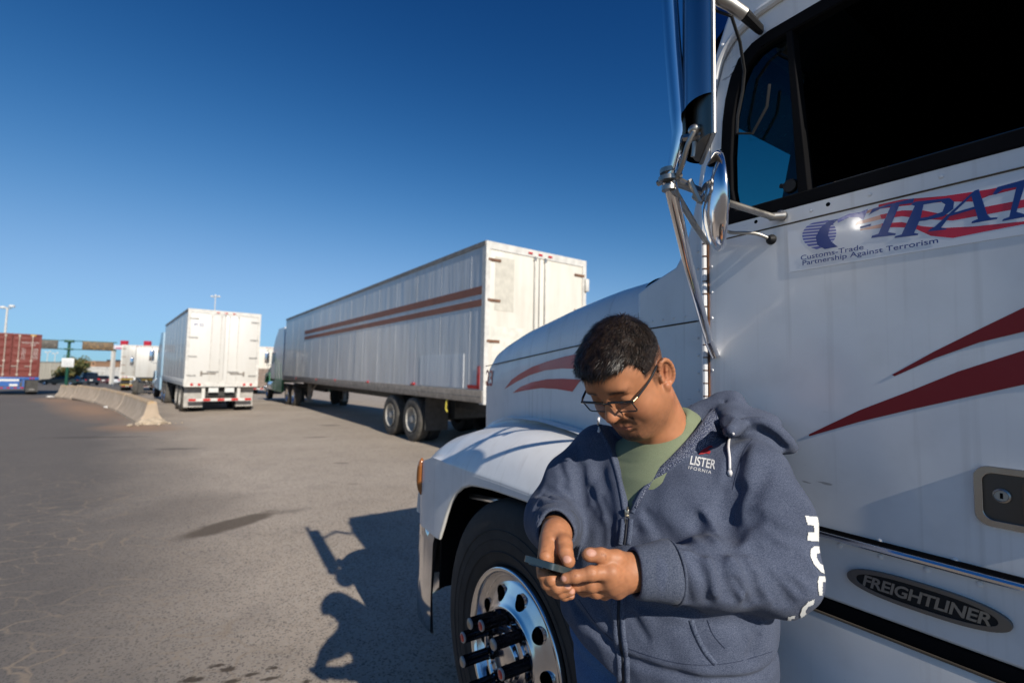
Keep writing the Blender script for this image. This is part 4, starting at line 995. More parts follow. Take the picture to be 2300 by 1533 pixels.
m_cdk = paint('dark_green_car_paint', (.012,.028,.032), dirt=(.03,.03,.03), amt=.1, rough=.12, spots=False, coat=1); m_cbk = paint('black_car_paint', (.010,.010,.013), dirt=(.03,.03,.03), amt=.1, rough=.1, spots=False, coat=1); m_csl = paint('silver_car_paint', (.45,.47,.50), amt=.1, rough=.15, spots=False, coat=1)
car('parked_car', 'low dark green saloon nearest the red container, beyond the barrier end', at(184, 866, 66), R(100), m_cdk, L=4.7, H=1.36)
car('parked_car', 'black sport utility car in the queue with bright rear glass', at(204, 862, 68), R(58), m_cbk, L=4.6, W=1.0, H=1.8, suv=True)
car('parked_car', 'silver car seen from behind with red tail lamps beside the grey trailer', at(254, 860, 88), R(41), m_csl, L=4.6, W=.92, H=1.42)
car('parked_car', 'dark red hatchback half hidden between the black utility car and the silver car', at(232, 856, 82), R(45), paint('dark_red_car_paint', (.05,.008,.01), amt=.1, rough=.15, spots=False, coat=1), L=4.2, H=1.45)
car('parked_car', 'second black car ahead of the queue between the dark utility car and the silver car', at(190, 848, 96), R(48), m_cbk, L=4.6, W=.95, H=1.7, suv=True)
for px, py, Y, m_, lb in ((183, 838, 150, m_csl, 'far silver car below the white fence'), (228, 841, 140, m_cbk, 'far dark car right of the black utility car')):
    car('parked_car', lb, at(px, py, Y), R(45), m_, H=1.5)

# concrete barrier segments along the curve of the road
t = NT('barrier_concrete'); f = t.noise(3, 6); g_ = t.noise(14, 5)
zc = t.n('SeparateXYZ'); t.l(t.co.outputs['Object'], zc.inputs[0])
cc = t.mix(t.ramp(f, [(.35, 0), (.7, 1)]), (.38,.30,.22), (.50,.40,.30))
ys_ = t.math('MULTIPLY', t.ramp(zc.outputs[2], [(.52, 0), (.58, 1)]), t.ramp(g_, [(.4, 0), (.6, 1)]))
cc = t.mix(t.math('MULTIPLY', ys_, .55), cc, (.48,.27,.06)); t.set(col=cc, rough=.9); t.bump(g_, .4, .02); m_barr = t.m
bp = [(-23.97,25.86), (-22.75,24.95), (-21.1,23.65), (-17.6,20.87), (-13.5,17.05), (-9.95,13.45)]
kinds = ('farthest concrete barrier segment beside the container shadow', 'short concrete barrier segment, second from the far end', 'third concrete barrier segment from the far end', 'long concrete barrier segment in the middle of the curve', 'nearest concrete barrier segment, its broken end facing the camera')
for i in range(5):
    A_, B_ = Vector(bp[i]), Vector(bp[i+1]); d_ = (A_-B_); Ls = d_.length; ang = math.atan2(d_.y, d_.x); hh = .62
    root = empty('concrete_barrier', (B_.x, B_.y, gz(B_.y)), ang, kinds[i], 'barrier', 'concrete barrier segments along the curve')
    sec = [(-.30,0),(-.30,.07),(-.17,.26),(-.10,hh-.03),(-.07,hh),(.07,hh),(.10,hh-.03),(.17,.26),(.30,.07),(.30,0)]
    c = MB(); c.loft([[(x, y, z) for y, z in sec] for x in np.linspace(.03, Ls-.03, 6)]); o = c.build('barrier_block', m_barr, root, 30)
    c = MB(); c.loft([[(x, y*1.015, z*1.01) for y, z in sec] for x in (Ls-.10, Ls-.028)]); c.build('end_joint', simple('pale_mortar', (.60,.50,.38), .9, var=.2) if i == 0 else bpy.data.materials['pale_mortar'], root, 30)
    if i == 4:
        c = MB(); rr_ = random.Random(5)
        bm = bmesh.new(); bmesh.ops.create_icosphere(bm, subdivisions=4, radius=1)
        for v in bm.verts:
            q = v.co.copy(); nn = mnoise.noise(q*2.3)*.28 + mnoise.noise(q*6)*.12
            v.co = Vector((q.x*.17-.0, q.y*.36, max(0, q.z*.16))) * (1+nn)
        c.add([v.co.copy() for v in bm.verts], [[v.index for v in f.verts] for f in bm.faces]); bm.free()
        c.build('crumbled_end', simple('broken_concrete', (.42,.34,.25), .95, var=.25, bump=.5, bsc=20), root, 180)
        c = MB()
        for k in range(14):
            x, y, s_ = -.5+rr_.random()*.5, -.7+1.3*rr_.random(), .02+.05*rr_.random(); c.sphere((x, y, s_*.5), s_, 7, 5, (1.3, 1, .7))
        tag(c.build('rubble', bpy.data.materials['broken_concrete'], root), kind='stuff')
# litter
m_paper = simple('white_paper', (.7,.68,.64), .8)
for px, py, lb in ((243, 916, 'crumpled white paper on the dirt beside the barrier'), (112, 892, 'small scrap of pale paper on the road left of the barrier')):
    Pp = at(px, py, 10); d = Pp - Vector((0,0,CAM_H)); k = -CAM_H/d.z; q = Vector((0,0,CAM_H)) + d*k
    c = MB(); bm = bmesh.new(); bmesh.ops.create_icosphere(bm, subdivisions=3, radius=1)
    for v in bm.verts: n_ = mnoise.noise(v.co*2.5)*.5; v.co = Vector((v.co.x*.16, v.co.y*.10, v.co.z*.035+.03))*(1+n_)
    c.add([v.co+q for v in bm.verts], [[v.index for v in f.verts] for f in bm.faces]); bm.free()
    c.off = q; o = c.build('paper_scrap', m_paper); o.location = q; tag(o, lb, 'litter')

# street furniture and buildings
m_gpost = simple('green_post_paint', (.006,.065,.035), .5, var=.2)
def led(name, base, amb):
    t = NT(name); v = t.vec((1, 1, 1)); a = t.voro(6, t.vec((.55, .55, 1.6))); n_ = t.noise(9, 3, t.vec((1.2, 1.2, 3)))
    t.set(col=t.mix(t.math('MULTIPLY', t.ramp(n_, [(.46, 0), (.58, 1)]), t.ramp(a, [(.2, 1), (.5, .2)])), base, amb), rough=.6); return t.m
def gp(px, Y): q = at(px, 830, Y); return Vector((q.x, q.y, gz(q.y)))
def zat(px, py, Y): return at(px, py, Y).z
Yg = 60; b0 = gp(151, Yg)
gn = empty('sign_gantry', b0, R(36), 'green steel sign gantry post with two dark message boards', 'gantry')
zt_ = zat(152, 763, Yg)-b0.z
c = MB(); c.tube([(0,0,0), (0,0,zt_)], .15, 12); c.bbox(-.45,.45,-.45,.45,zt_-.3,zt_,.04); c.bbox(-.4,.4,-.4,.4,zt_-1.25,zt_-1.05,.04); c.build('post', m_gpost, gn)
c = MB(); c.tube([(-5.2,0,zt_-.1),(4.6,0,zt_-.1)], .05, 6); c.tube([(-5.2,0,zt_-1.15),(4.6,0,zt_-1.15)], .05, 6); c.build('cross_beam', m_gpost, gn)
k_ = Yg/1080/math.cos(R(36))*.78
for x0, x1, nm, cc_ in ((-5.2, -1.0, 'message_board', led('board_dark', (.05,.042,.035), (.28,.25,.20))), (1.25, 4.3, 'message_board', led('board_amber', (.06,.045,.03), (.50,.28,.09)))):
    c = MB(); c.bbox(x0, x1, -.32, -.08, zt_-1.15, zt_-.12, .03); c.build(nm, cc_, gn)
b1 = gp(151, 52); sg = empty('road_sign', b1, R(36), 'small white sign board on a thin post below the gantry', 'sign')
zs0, zs1 = zat(151, 824, 52)-b1.z, zat(151, 804, 52)-b1.z
c = MB(); c.tube([(0,.05,0), (0,.05,zs1)], .05, 8); c.build('post', m_gpost, sg); c = MB(); c.bbox(-.50,.50,-.03,.03,zs0,zs1,.02); c.build('board', m_plastic_w, sg)
c = MB()
for k in range(4): c.box(-.38,.38-.08*(k % 2),-.036,-.031,zs0+.14+.2*k,zs0+.20+.2*k)
c.build('faded_lines', simple('faded_grey', (.35,.36,.4), .6), sg)
# toll gantry with two red boxes
Yt = 70; b2 = gp(300, Yt); tg = empty('toll_gantry', b2, R(0), 'white toll gantry beam with pink lettering strip and two red lamps boxes', 'gantry')
X = lambda px: at(px, 780, Yt).x-b2.x; Z = lambda py: at(300, py, Yt).z-b2.z
c = MB(); c.bbox(X(252), X(353), -.4, .4, Z(785), Z(776), .05); c.build('beam', simple('gantry_white', (.72,.66,.70), .5), tg)
c = MB()
for x in (X(256), X(350)): c.box(x-.18, x+.18, -.2, .2, 0, Z(785))
c.build('beam_post', m_wsteel, tg)
for x in (X(279), X(331)):
    c = MB(); c.bbox(x-.38, x+.38, -.3, .3, Z(776), Z(765), .05); c.build('red_lamp_box', simple('lamp_box_red', (.42,.02,.04), .4) if x < 0 else bpy.data.materials['lamp_box_red'], tg)
c = MB(); c.box(X(266), X(286), -.41, -.402, Z(784), Z(781)); c.box(X(300), X(350), -.41, -.402, Z(782), Z(779)); c.build('red_lettering', simple('pink_red', (.50,.12,.20), .5), tg)
# lamp masts
def mast(label, px, pyt, Y, heads, r=.12, arms=False, cat='lamp mast'):
    b = gp(px, Y); root = empty('lamp_mast', b, 0, label, cat); zt = zat(px, pyt, Y)-b.z
    c = MB(); c.tube([(0,0,0), (0,0,zt)], [r, r*.6], 8); c.build('mast', m_wsteel, root)
    for k, dx in enumerate(heads):
        c = MB(); hs_ = r*2.2; c.lathe([(0,.22*hs_/.4),(.28*hs_/.4,.18*hs_/.4),(hs_,-.05),(hs_*.9,-.10),(0,-.12)], lambda ca, sa, q, h: (dx+q*ca, q*sa, zt+h+(.15 if k % 2 else 0)), 16); c.build('lamp_head', m_plastic_w, root, 60)
    c = MB(); c.tube([(heads[0],0,zt-.1),(heads[-1],0,zt-.1)], .05, 6); c.build('cross_arm', m_wsteel, root)
    return root
mast('tall thin mast with three white floodlights above the plain white trailer', 474, 665, 75, (-.55, 0, .55), .10)
pm = mast('grey utility mast with short cross arm above the red container', 4, 690, 55, (-.5, .5), .14)
for px, py in ((104, 790), (121, 793)): mast('distant low floodlight mast, %s of the pair beyond the concrete wall' % ('left' if px < 110 else 'right'), px, py, 110, (-.5, .5), .10)
# concrete wall
w0, w1 = at(66, 840, 100), at(141, 840, 96)
d_ = w1-w0; wl_ = tag(empty('concrete_wall', (w0.x, w0.y, gz(w0.y)), math.atan2(d_.y, d_.x)), 'tall ribbed concrete wall behind the dark saloon', 'wall')
t = NT('ribbed_concrete'); wv = t.noise(5, 4, t.vec((3, 1, .05))); t.set(col=t.mix(t.ramp(wv, [(.4, 0), (.6, 1)]), (.34,.31,.25), (.50,.46,.38)), rough=.9); m_ribc = t.m
c = MB(); hw = zat(100, 811, 98)-gz(98); n_ = 16; Lw = d_.length+.5
for k in range(n_): c.box(Lw*k/n_, Lw*(k+1)/n_-.06, -.1, .1, 0, hw-.15)
c.box(0, Lw, .0, .09, 0, hw-.15); c.build('wall_panels', m_ribc, wl_)
c = MB(); c.box(-.05, Lw+.05, -.16, .16, hw-.15, hw); c.build('wall_cap', m_rail, wl_)
# fence of white pickets
f0, f1 = at(168, 840, 105), at(282, 845, 112); d_ = f1-f0
fe = empty('white_fence', (f0.x, f0.y, gz(f0.y)), math.atan2(d_.y, d_.x), 'long white picket fence and booths closing the far end of the lanes', 'fence')
hf = zat(220, 824, 108)-gz(108)
c = MB(); n_ = 40
for k in range(n_): c.box(d_.length*k/n_, d_.length*(k+.55)/n_, -.05, .05, 0, hf-(.3 if k % 7 == 3 else 0)); 
c.build('pickets', m_wsteel, fe); c = MB(); c.box(0, d_.length, -.02, .02, .6, .9); c.box(0, d_.length, -.02, .02, hf-.6, hf-.4); c.build('fence_rail', m_rail, fe)
# buildings
def building(label, px0, px1, pyt, Y, wallm, depth=14, rows=4, cols=7, wm=m_glassdark, name='office_building', rot=0):
    a, b = at(px0, pyt, Y), at(px1, pyt, Y); base = gz(Y); Wd = b.x-a.x; H_ = a.z-base
    root = empty(name, ((a.x+b.x)/2, Y, base), rot, label, 'building')
    c = MB(); c.box(-Wd/2, Wd/2, 0, depth, 0, H_); c.build('wall', wallm, root, None)
    c = MB(); c.box(-Wd/2-.2, Wd/2+.2, -.2, depth+.2, H_, H_+.35); c.build('parapet', wallm, root, None)
    for j in range(rows):
        for i in range(cols):
            x = -Wd/2+Wd*(i+.25)/cols; z = H_*(j+.3)/rows; c = MB(); c.box(x, x+Wd*.5/cols, -.06, .05, z, z+H_*.45/rows); c.build('window', wm, root, None)
building('low tan building beyond the fence', 176, 214, 811, 220, simple('tan_stucco', (.38,.22,.13), .9), rows=3, cols=5)
building('dark glass tower block on the skyline', 240, 262, 808, 420, simple('dark_facade', (.05,.055,.08), .5), rows=5, cols=4, name='tower_block')
building('lower dark block beside the tower', 227, 243, 817, 400, simple('grey_facade', (.14,.13,.14), .7), rows=3, cols=3, name='tower_block')
building('pale booth building behind the white fence', 192, 236, 826, 130, simple('pale_booth', (.42,.42,.42), .8), rows=1, cols=4, depth=5, name='booth_building')
building('pale low warehouse seen under the striped trailer', 700, 900, 850, 95, simple('pale_warehouse', (.50,.44,.36), .8), rows=1, cols=6, depth=12, name='warehouse')
# tree beside the wall: trunk and a crown of leaf clumps
def tree(label, px, Y, h, w):
    b = gp(px, Y); root = empty('leafy_tree', b, 0, label, 'tree')
    c = MB(); c.tube([(0,0,0),(.1,0,h*.25),(0,.1,h*.5),(.15,0,h*.75)], [.22,.18,.13,.06], 8)
    for k in range(6): a = k*1.05; c.tube([(0,0,h*(.3+.06*k)), (w*.35*math.cos(a), w*.35*math.sin(a), h*(.5+.07*k))], [.08,.03], 6)
    c.build('trunk', simple('bark', (.09,.06,.04), .9, bump=.4) if 'bark' not in bpy.data.materials else bpy.data.materials['bark'], root)
    rg = random.Random(int(px)); vs, fs = [], []
    cl = [(rg.uniform(-.75,.75)*w/2, rg.uniform(-.7,.7)*w/2, h*rg.uniform(.34,.95), rg.uniform(.28,.5)*w/2) for _ in range(26)]
    for cx, cy, cz, cr_ in cl:
        for _ in range(150):
            d = Vector((rg.gauss(0,1), rg.gauss(0,1), rg.gauss(0,1))).normalized()*cr_*rg.random()**.4; q = Vector((cx, cy, cz))+d; s_ = rg.uniform(.08,.17)
            u_ = Vector((rg.gauss(0,1), rg.gauss(0,1), rg.gauss(0,1))).normalized(); v_ = u_.orthogonal().normalized(); k = len(vs)
            vs += [q-u_*s_, q+v_*s_*.5, q+u_*s_, q-v_*s_*.5]; fs.append((k, k+1, k+2, k+3))
    c = MB(); c.add(vs, fs); tl = NT('leaves'); nn = tl.noise(1.6, 3); tl.set(col=tl.mix(tl.ramp(nn, [(.38, 0), (.62, 1)]), (.035,.065,.018), (.16,.12,.03)), rough=.7); c.build('crown', tl.m, root, None)
tree('green and yellow leafy tree behind the small white sign', 163, 66, 3.6, 3.6)
tree('darker leafy tree right of the gantry post', 172, 70, 3.1, 2.6)
# ------------------------------------------------------------------ signed-distance modelling of the figure
F32 = np.float32
def smin(a, b, k):
    h = np.maximum(k-np.abs(a-b), 0)/k
    return np.minimum(a, b) - h*h*k*F32(.25)
def smax(a, b, k): return -smin(-a, -b, k)
class Grid:
    def __init__(s, lo, hi, h):
        s.h = h; s.lo = np.array(lo, float); n = np.ceil((np.array(hi)-s.lo)/h).astype(int)+1
        s.n = n; s.ax = [(s.lo[i]+h*np.arange(n[i])).astype(F32) for i in range(3)]
        s.D = np.full(n, 1.0, F32)
    def block(s, lo, hi, m):
        sl = []
        for i in range(3):
            a = int(max(0, math.floor((lo[i]-m-s.lo[i])/s.h))); b = int(min(s.n[i], math.ceil((hi[i]+m-s.lo[i])/s.h)+1)); 
            if b <= a: return None, None
            sl.append(slice(a, b))
        x = s.ax[0][sl[0]][:, None, None]; y = s.ax[1][sl[1]][None, :, None]; z = s.ax[2][sl[2]][None, None, :]
        return tuple(sl), (x, y, z)
    def op(s, lo, hi, fn, k=.01, mode='add', m=None):
        sl, P = s.block(lo, hi, (k+.012) if m is None else m)
        if sl is None: return s
        d = fn(*P); A = s.D[sl]
        if mode == 'add': s.D[sl] = smin(A, d, F32(k))
        elif mode == 'sub': s.D[sl] = smax(A, -d, F32(k))
        elif mode == 'int': s.D[sl] = smax(A, d, F32(k))
        elif mode == 'disp': s.D[sl] = A + d
        return s
    def cap(s, a, b, ra, rb=None, k=.01, mode='add', **q):
        a = np.array(a, float); b = np.array(b, float); rb = ra if rb is None else rb; R_ = max(ra, rb)
        return s.op(np.minimum(a, b)-R_, np.maximum(a, b)+R_, lambda x, y, z: capd(x, y, z, a, b, ra, rb), k, mode, **q)
    def chain(s, pts, rs, k=.01, mode='add', **q):
        for i in range(len(pts)-1): s.cap(pts[i], pts[i+1], rs[i], rs[i+1], k, mode, **q)
        return s
    def ell(s, c, r, k=.01, mode='add', rot=None, **q):
        c = np.array(c, float); R_ = max(r)
        return s.op(c-R_, c+R_, lambda x, y, z: elld(x, y, z, c, r, rot), k, mode, **q)
    def fold(s, pts, amp, w):
        """groove (amp > 0) or ridge (amp < 0) along a polyline"""
        pts = [np.array(p, float) for p in pts]; lo = np.min(pts, 0); hi = np.max(pts, 0)
        n = len(pts)-1
        def f(x, y, z):
            d = None
            for i in range(n):
                q = capd(x, y, z, pts[i], pts[i+1], 0, 0); d = q if d is None else np.minimum(d, q)
            return F32(amp)*np.exp(-(d/F32(w))**2)
        return s.op(lo, hi, f, 0, 'disp', m=w*2.3)
    def mesh(s, smooth=1):
        D, h = s.D, s.h; S = D < 0
        c = [S[i:S.shape[0]-1+i, j:S.shape[1]-1+j, k:S.shape[2]-1+k] for i in (0,1) for j in (0,1) for k in (0,1)]
        a = c[0].copy(); o = c[0].copy()
        for q in c[1:]: a &= q; o |= q
        mx = o & ~a; idx = np.argwhere(mx); ids = np.full(mx.shape, -1, np.int32); ids[mx] = np.arange(len(idx))
        cor = [(i, j, k) for i in (0,1) for j in (0,1) for k in (0,1)]
        V = [D[idx[:,0]+i, idx[:,1]+j, idx[:,2]+k] for i, j, k in cor]
        pos = np.zeros((len(idx), 3)); cnt = np.zeros(len(idx))
        for e in range(8):
            for f in range(e+1, 8):
                df = [cor[f][q]-cor[e][q] for q in range(3)]
                if sum(map(abs, df)) != 1: continue
                m = (V[e] < 0) != (V[f] < 0)
                t = np.where(m, V[e]/(V[e]-V[f]+1e-12), 0)
                for q in range(3): pos[:, q] += np.where(m, cor[e][q]+t*df[q], 0)
                cnt += m
        pos = (pos/np.maximum(cnt, 1)[:, None]+idx)*h+s.lo
        faces = []
        for ax in range(3):
            sl0 = [slice(None)]*3; sl1 = [slice(None)]*3; sl0[ax] = slice(0, -1); sl1[ax] = slice(1, None)
            A, B = S[tuple(sl0)], S[tuple(sl1)]; e = np.argwhere(A != B)
            u, v = [(1,2), (2,0), (0,1)][ax]
            ok = (e[:,u] > 0) & (e[:,v] > 0) & (e[:,u] < ids.shape[u]) & (e[:,v] < ids.shape[v]); e = e[ok]
            def g(du, dv):
                q = e.copy(); q[:,u] += du; q[:,v] += dv; return ids[q[:,0], q[:,1], q[:,2]]
            q = np.stack([g(-1,-1), g(0,-1), g(0,0), g(-1,0)], 1); fl = ~A[e[:,0], e[:,1], e[:,2]]
            q[fl] = q[fl][:, ::-1]; faces.append(q)
        Fc = np.concatenate(faces); Fc = Fc[(Fc >= 0).all(1)]
        for _ in range(smooth):
            acc = np.zeros_like(pos); n = np.zeros(len(pos))
            for i in range(4):
                a_, b_ = Fc[:, i], Fc[:, (i+1) % 4]
                for q in range(3): acc[:, q] += np.bincount(a_, pos[b_, q], len(pos)) + np.bincount(b_, pos[a_, q], len(pos))
                n += np.bincount(a_, minlength=len(pos)) + np.bincount(b_, minlength=len(pos))
            pos = pos*.45 + acc/np.maximum(n, 1)[:, None]*.55
        return pos, Fc
def capd(x, y, z, a, b, ra, rb):
    a = a.astype(F32); d = (b-a).astype(F32); L = max(float(d@d), 1e-10)
    px, py, pz = x-a[0], y-a[1], z-a[2]
    t = np.clip((px*d[0]+py*d[1]+pz*d[2])/F32(L), 0, 1)
    return np.sqrt((px-t*d[0])**2+(py-t*d[1])**2+(pz-t*d[2])**2+F32(1e-12)) - (F32(ra)+t*F32(rb-ra))
def elld(x, y, z, c, r, rot=None):
    px, py, pz = x-F32(c[0]), y-F32(c[1]), z-F32(c[2])
    if rot is not None:
        M_ = np.asarray(rot, float)     # columns: local axes in world
        qx = px*F32(M_[0,0])+py*F32(M_[1,0])+pz*F32(M_[2,0]); qy = px*F32(M_[0,1])+py*F32(M_[1,1])+pz*F32(M_[2,1]); qz = px*F32(M_[0,2])+py*F32(M_[1,2])+pz*F32(M_[2,2]); px, py, pz = qx, qy, qz
    k0 = np.sqrt((px/F32(r[0]))**2+(py/F32(r[1]))**2+(pz/F32(r[2]))**2+F32(1e-12))
    k1 = np.sqrt((px/F32(r[0]**2))**2+(py/F32(r[1]**2))**2+(pz/F32(r[2]**2))**2+F32(1e-12))
    return k0*(k0-1)/k1
def np_mesh(name, pos, faces, mat, parent, org, attr=None, smooth=True):
    me = bpy.data.meshes.new(name)
    me.vertices.add(len(pos)); me.vertices.foreach_set('co', (pos-np.array(org)).astype(F32).ravel())
    me.loops.add(faces.size); me.loops.foreach_set('vertex_index', faces.astype(np.int32).ravel())
    me.polygons.add(len(faces)); me.polygons.foreach_set('loop_start', np.arange(0, faces.size, faces.shape[1], dtype=np.int32))
    me.update(calc_edges=True); me.validate(verbose=False)
    me.polygons.foreach_set('use_smooth', [smooth]*len(me.polygons))
    if attr is not None:
        for an, arr in attr.items():
            A = me.color_attributes.new(an, 'FLOAT_COLOR', 'POINT'); A.data.foreach_set('color', np.c_[arr, np.ones(len(arr))].astype(F32).ravel())
    me.materials.append(mat)
    o = bpy.data.objects.new(name, me); col.objects.link(o)
    if parent: o.parent = parent
    return o
A_ = lambda px, py, Y: np.array(at(px, py, Y))
def vnoise(P, sc_, seed=0):
    """cheap smooth noise on points: sum of rotated sines"""
    r = np.random.default_rng(seed); out = np.zeros(len(P))
    for k in range(14):
        d = r.normal(size=3); d /= np.linalg.norm(d); out += np.sin(P@d*sc_*(.6+1.3*r.random())+r.random()*6.28)
    return out/14**.5

# ------------------------------------------------------------------ the man
YAW = R(38)
Fv = np.array([-math.sin(YAW), -math.cos(YAW), 0]); Lv = np.array([math.cos(YAW), -math.sin(YAW), 0])
T0 = np.array([.378, 1.155, 0])
person = empty('person', tuple(T0+Fv*.02), 0, 'man in navy hooded sweatshirt and glasses looking down at his phone', 'person')
ORG = np.array([T0[0]+Fv[0]*.02, T0[1]+Fv[1]*.02, 0])
# torso cross sections: height, half width, half depth, forward offset
SEC = np.array([(.86,.215,.150,.02),(.93,.228,.162,.03),(.97,.224,.168,.035),(1.00,.228,.178,.042),(1.06,.232,.184,.048),(1.14,.230,.176,.045),(1.22,.226,.158,.032),(1.30,.220,.142,.018),(1.36,.212,.124,.004),(1.41,.180,.105,-.008),(1.45,.120,.085,-.018),(1.49,.070,.065,-.03)])
def torsod(x, y, z, off=0.0, sec=SEC):
    zz = np.clip(z, sec[0,0], sec[-1,0]); a = np.interp(zz, sec[:,0], sec[:,1]).astype(F32)+F32(off); b = np.interp(zz, sec[:,0], sec[:,2]).astype(F32)+F32(off); f0 = np.interp(zz, sec[:,0], sec[:,3]).astype(F32)
    px, py = x-F32(T0[0]), y-F32(T0[1]); l = px*F32(Lv[0])+py*F32(Lv[1]); f = px*F32(Fv[0])+py*F32(Fv[1])-f0
    q = (np.abs(l/a)**2.25+np.abs(f/b)**2.25+1e-9)**(1/2.25)
    d = (q-1)*np.minimum(a, b)*F32(.92)
    top = z-F32(sec[-1,0]-.01+off); bot = F32(sec[0,0])-z
    return smax(smax(d, top, F32(.03)), bot, F32(.01)).astype(F32)
LSH = T0+Lv*.178+np.array([0,0,1.395])+Fv*-.005; RSH = T0-Lv*.178+np.array([0,0,1.398])
LEL, LWR = A_(1742,1282,.935), A_(1418,1284,.885)
REL, RWR = A_(1243,1168,1.22), A_(1249,1190,.955)
LW2 = LWR+(LWR-LEL)*-.05
# --- head frame (X right, Y forward, Z up)
HM = np.array([[-.6897,-.5032,-.5206],[.7209,-.5442,-.4290],[-.0675,-.6712,.7382]]); HO = np.array([.2700,1.0990,1.5925])
def hw(p): return HM@np.array(p, float)+HO
NK = T0+np.array([0,0,1.425])+Fv*.0
gl = Grid(HO-np.array([.165,.165,.235]), HO+np.array([.20,.165,.165]), .0017)
def canon(x, y, z):
    px, py, pz = x-F32(HO[0]), y-F32(HO[1]), z-F32(HO[2]); M_ = HM.astype(F32)
    return px*M_[0,0]+py*M_[1,0]+pz*M_[2,0], px*M_[0,1]+py*M_[1,1]+pz*M_[2,1], px*M_[0,2]+py*M_[1,2]+pz*M_[2,2]
def hell(c, r, k=.012, mode='add', tilt=None):
    rot = HM if tilt is None else HM@tilt
    gl.ell(hw(c), r, k, mode, rot)
def hcap(a, b, ra, rb=None, k=.01, mode='add'): gl.cap(hw(a), hw(b), ra, rb, k, mode)
def rotm(ax, deg): return np.array(Matrix.Rotation(R(deg), 3, ax))
gl.cap(hw((0,-.030,-.035)), NK+np.array([0,0,-.0]), .060, .068, .02)
hell((0,-.008,.043), (.080,.099,.092), .02)
hell((0,.030,.055), (.069,.067,.058), .03)
hell((0,.028,-.020), (.067,.068,.082), .03)
for s in (-1, 1):
    hell((s*.043,.048,-.030), (.034,.038,.040), .025)
    hcap((s*.056,.000,-.052), (s*.018,.066,-.086), .024, .022, .03)
hell((0,.022,-.070), (.060,.058,.040), .03)
hell((0,.010,-.092), (.050,.058,.030), .03)
hell((0,.076,-.087), (.022,.019,.019), .02)
hcap((-.036,.083,.042), (.036,.083,.042), .012, .012, .02)
for s in (-1, 1): hcap((s*.014,.096,.038), (s*.044,.086,.043), .0050, .0045, .008)
for s in (-1, 1): hell((s*.034,.109,.026), (.019,.021,.013), .016, 'sub')
hcap((0,.091,.034), (0,.110,-.001), .0080, .0110, .011)
hell((0,.113,-.009), (.0150,.0150,.0125), .008)
for s in (-1, 1):
    hell((s*.0150,.099,-.012), (.0085,.0120,.0090), .008)
    hell((s*.0325,.0810,.0225), (.0175,.0145,.0130), .005)
    hell((s*.0325,.0850,.0130), (.018,.010,.006), .008)
    hell((s*.0075,.108,-.0195), (.0038,.006,.004), .003, 'sub')
hell((0,.086,-.046), (.032,.016,.024), .014)
gl.chain([hw(p) for p in ((-.025,.0905,-.0505), (-.012,.0985,-.0465), (0,.1005,-.0475), (.012,.0985,-.0465), (.025,.0905,-.0505))], [.003,.0045,.0045,.0045,.003], .006)
gl.chain([hw(p) for p in ((-.023,.0895,-.0535), (-.011,.0965,-.0570), (.011,.0965,-.0570), (.023,.0895,-.0535))], [.003,.0055,.0055,.003], .006)
gl.fold([hw(p) for p in ((-.026,.092,-.0515), (-.010,.1025,-.0510), (.010,.1025,-.0510), (.026,.092,-.0515))], .0036, .0026)
gl.fold([hw(p) for p in ((-.018,.098,-.014), (-.030,.088,-.036), (-.033,.078,-.052))], .0028, .005)
gl.fold([hw(p) for p in ((.018,.098,-.014), (.030,.088,-.036), (.033,.078,-.052))], .0028, .005)
gl.fold([hw(p) for p in ((-.018,.094,-.066), (0,.099,-.067), (.018,.094,-.066))], .0018, .007)
for s in (-1, 1):
    T_ = rotm('Z', s*24)@rotm('Y', s*8)
    hell((s*.0815,-.013,.004), (.0090,.0205,.0340), .008, 'add', T_)
    hell((s*.0880,-.008,.006), (.0070,.0125,.0220), .004, 'sub', T_)
    ring = []
    for a in np.linspace(-110, 140, 14):
        ca, sa = math.cos(R(a)), math.sin(R(a)); ring.append(hw(np.array((s*.0850,-.013,.004))+T_@np.array((s*.003,-.0185*ca,.0325*sa))))
    gl.chain(ring, [.0046]*14, .003)
    hell((s*.0815,.000,-.029), (.0060,.009,.0105), .006, 'add', T_)
    hcap((s*.0790,.0050,.006), (s*.0800,.0060,-.006), .0045, .0045, .004)
    gl.chain([hw(np.array((s*.083,-.012,.004))+T_@np.array(q)) for q in ((s*.001,-.009,.016),(s*.002,-.004,.002),(s*.001,.003,-.012))], [.0030]*3, .003)
hp, hf = gl.mesh(1)
hc = (hp-HO)@HM          # canonical coordinates of each vertex
def band(v, a, b): return np.clip((v-a)/(b-a), 0, 1)
skin = np.tile(np.array((.385,.163,.078)), (len(hc), 1)); skin *= (1+.05*vnoise(hc, 90, 1)+.04*vnoise(hc, 300, 2))[:, None]
def mixc(c, m, t): return c*(1-m[:, None])+np.array(t)*m[:, None]
X_, Y_, Z_ = hc[:,0], hc[:,1], hc[:,2]; aX = np.abs(X_)
redm = np.exp(-((aX-.045)**2+(Y_-.075)**2+(Z_+.02)**2)/.022**2)*.30+np.exp(-(aX**2+(Y_-.118)**2+(Z_+.01)**2)/.014**2)*.35+np.exp(-((aX-.084)**2)/.010**2)*.35*band(-Y_, -.01, .0)
skin = mixc(skin, np.clip(redm, 0, 1), (.46,.165,.095))
lips = np.exp(-((Z_+.0515)/.0085)**2)*(aX < .027)*(Y_ > .085)*np.clip(1-(aX/.027)**4, 0, 1); skin = mixc(skin, lips*.75, (.30,.105,.085))
fz = lambda n_, s_: np.clip(.5+n_*vnoise(hc, s_, 5), 0, 1)
must = np.exp(-((Z_+.0350)/.0080)**2)*(aX < .034)*(Y_ > .076)*(Y_ < .112)*np.clip(aX/.010, .45, 1); must2 = np.exp(-(((aX-.032)/.006)**2+((Z_+.046)/.013)**2))*(Y_ > .06)
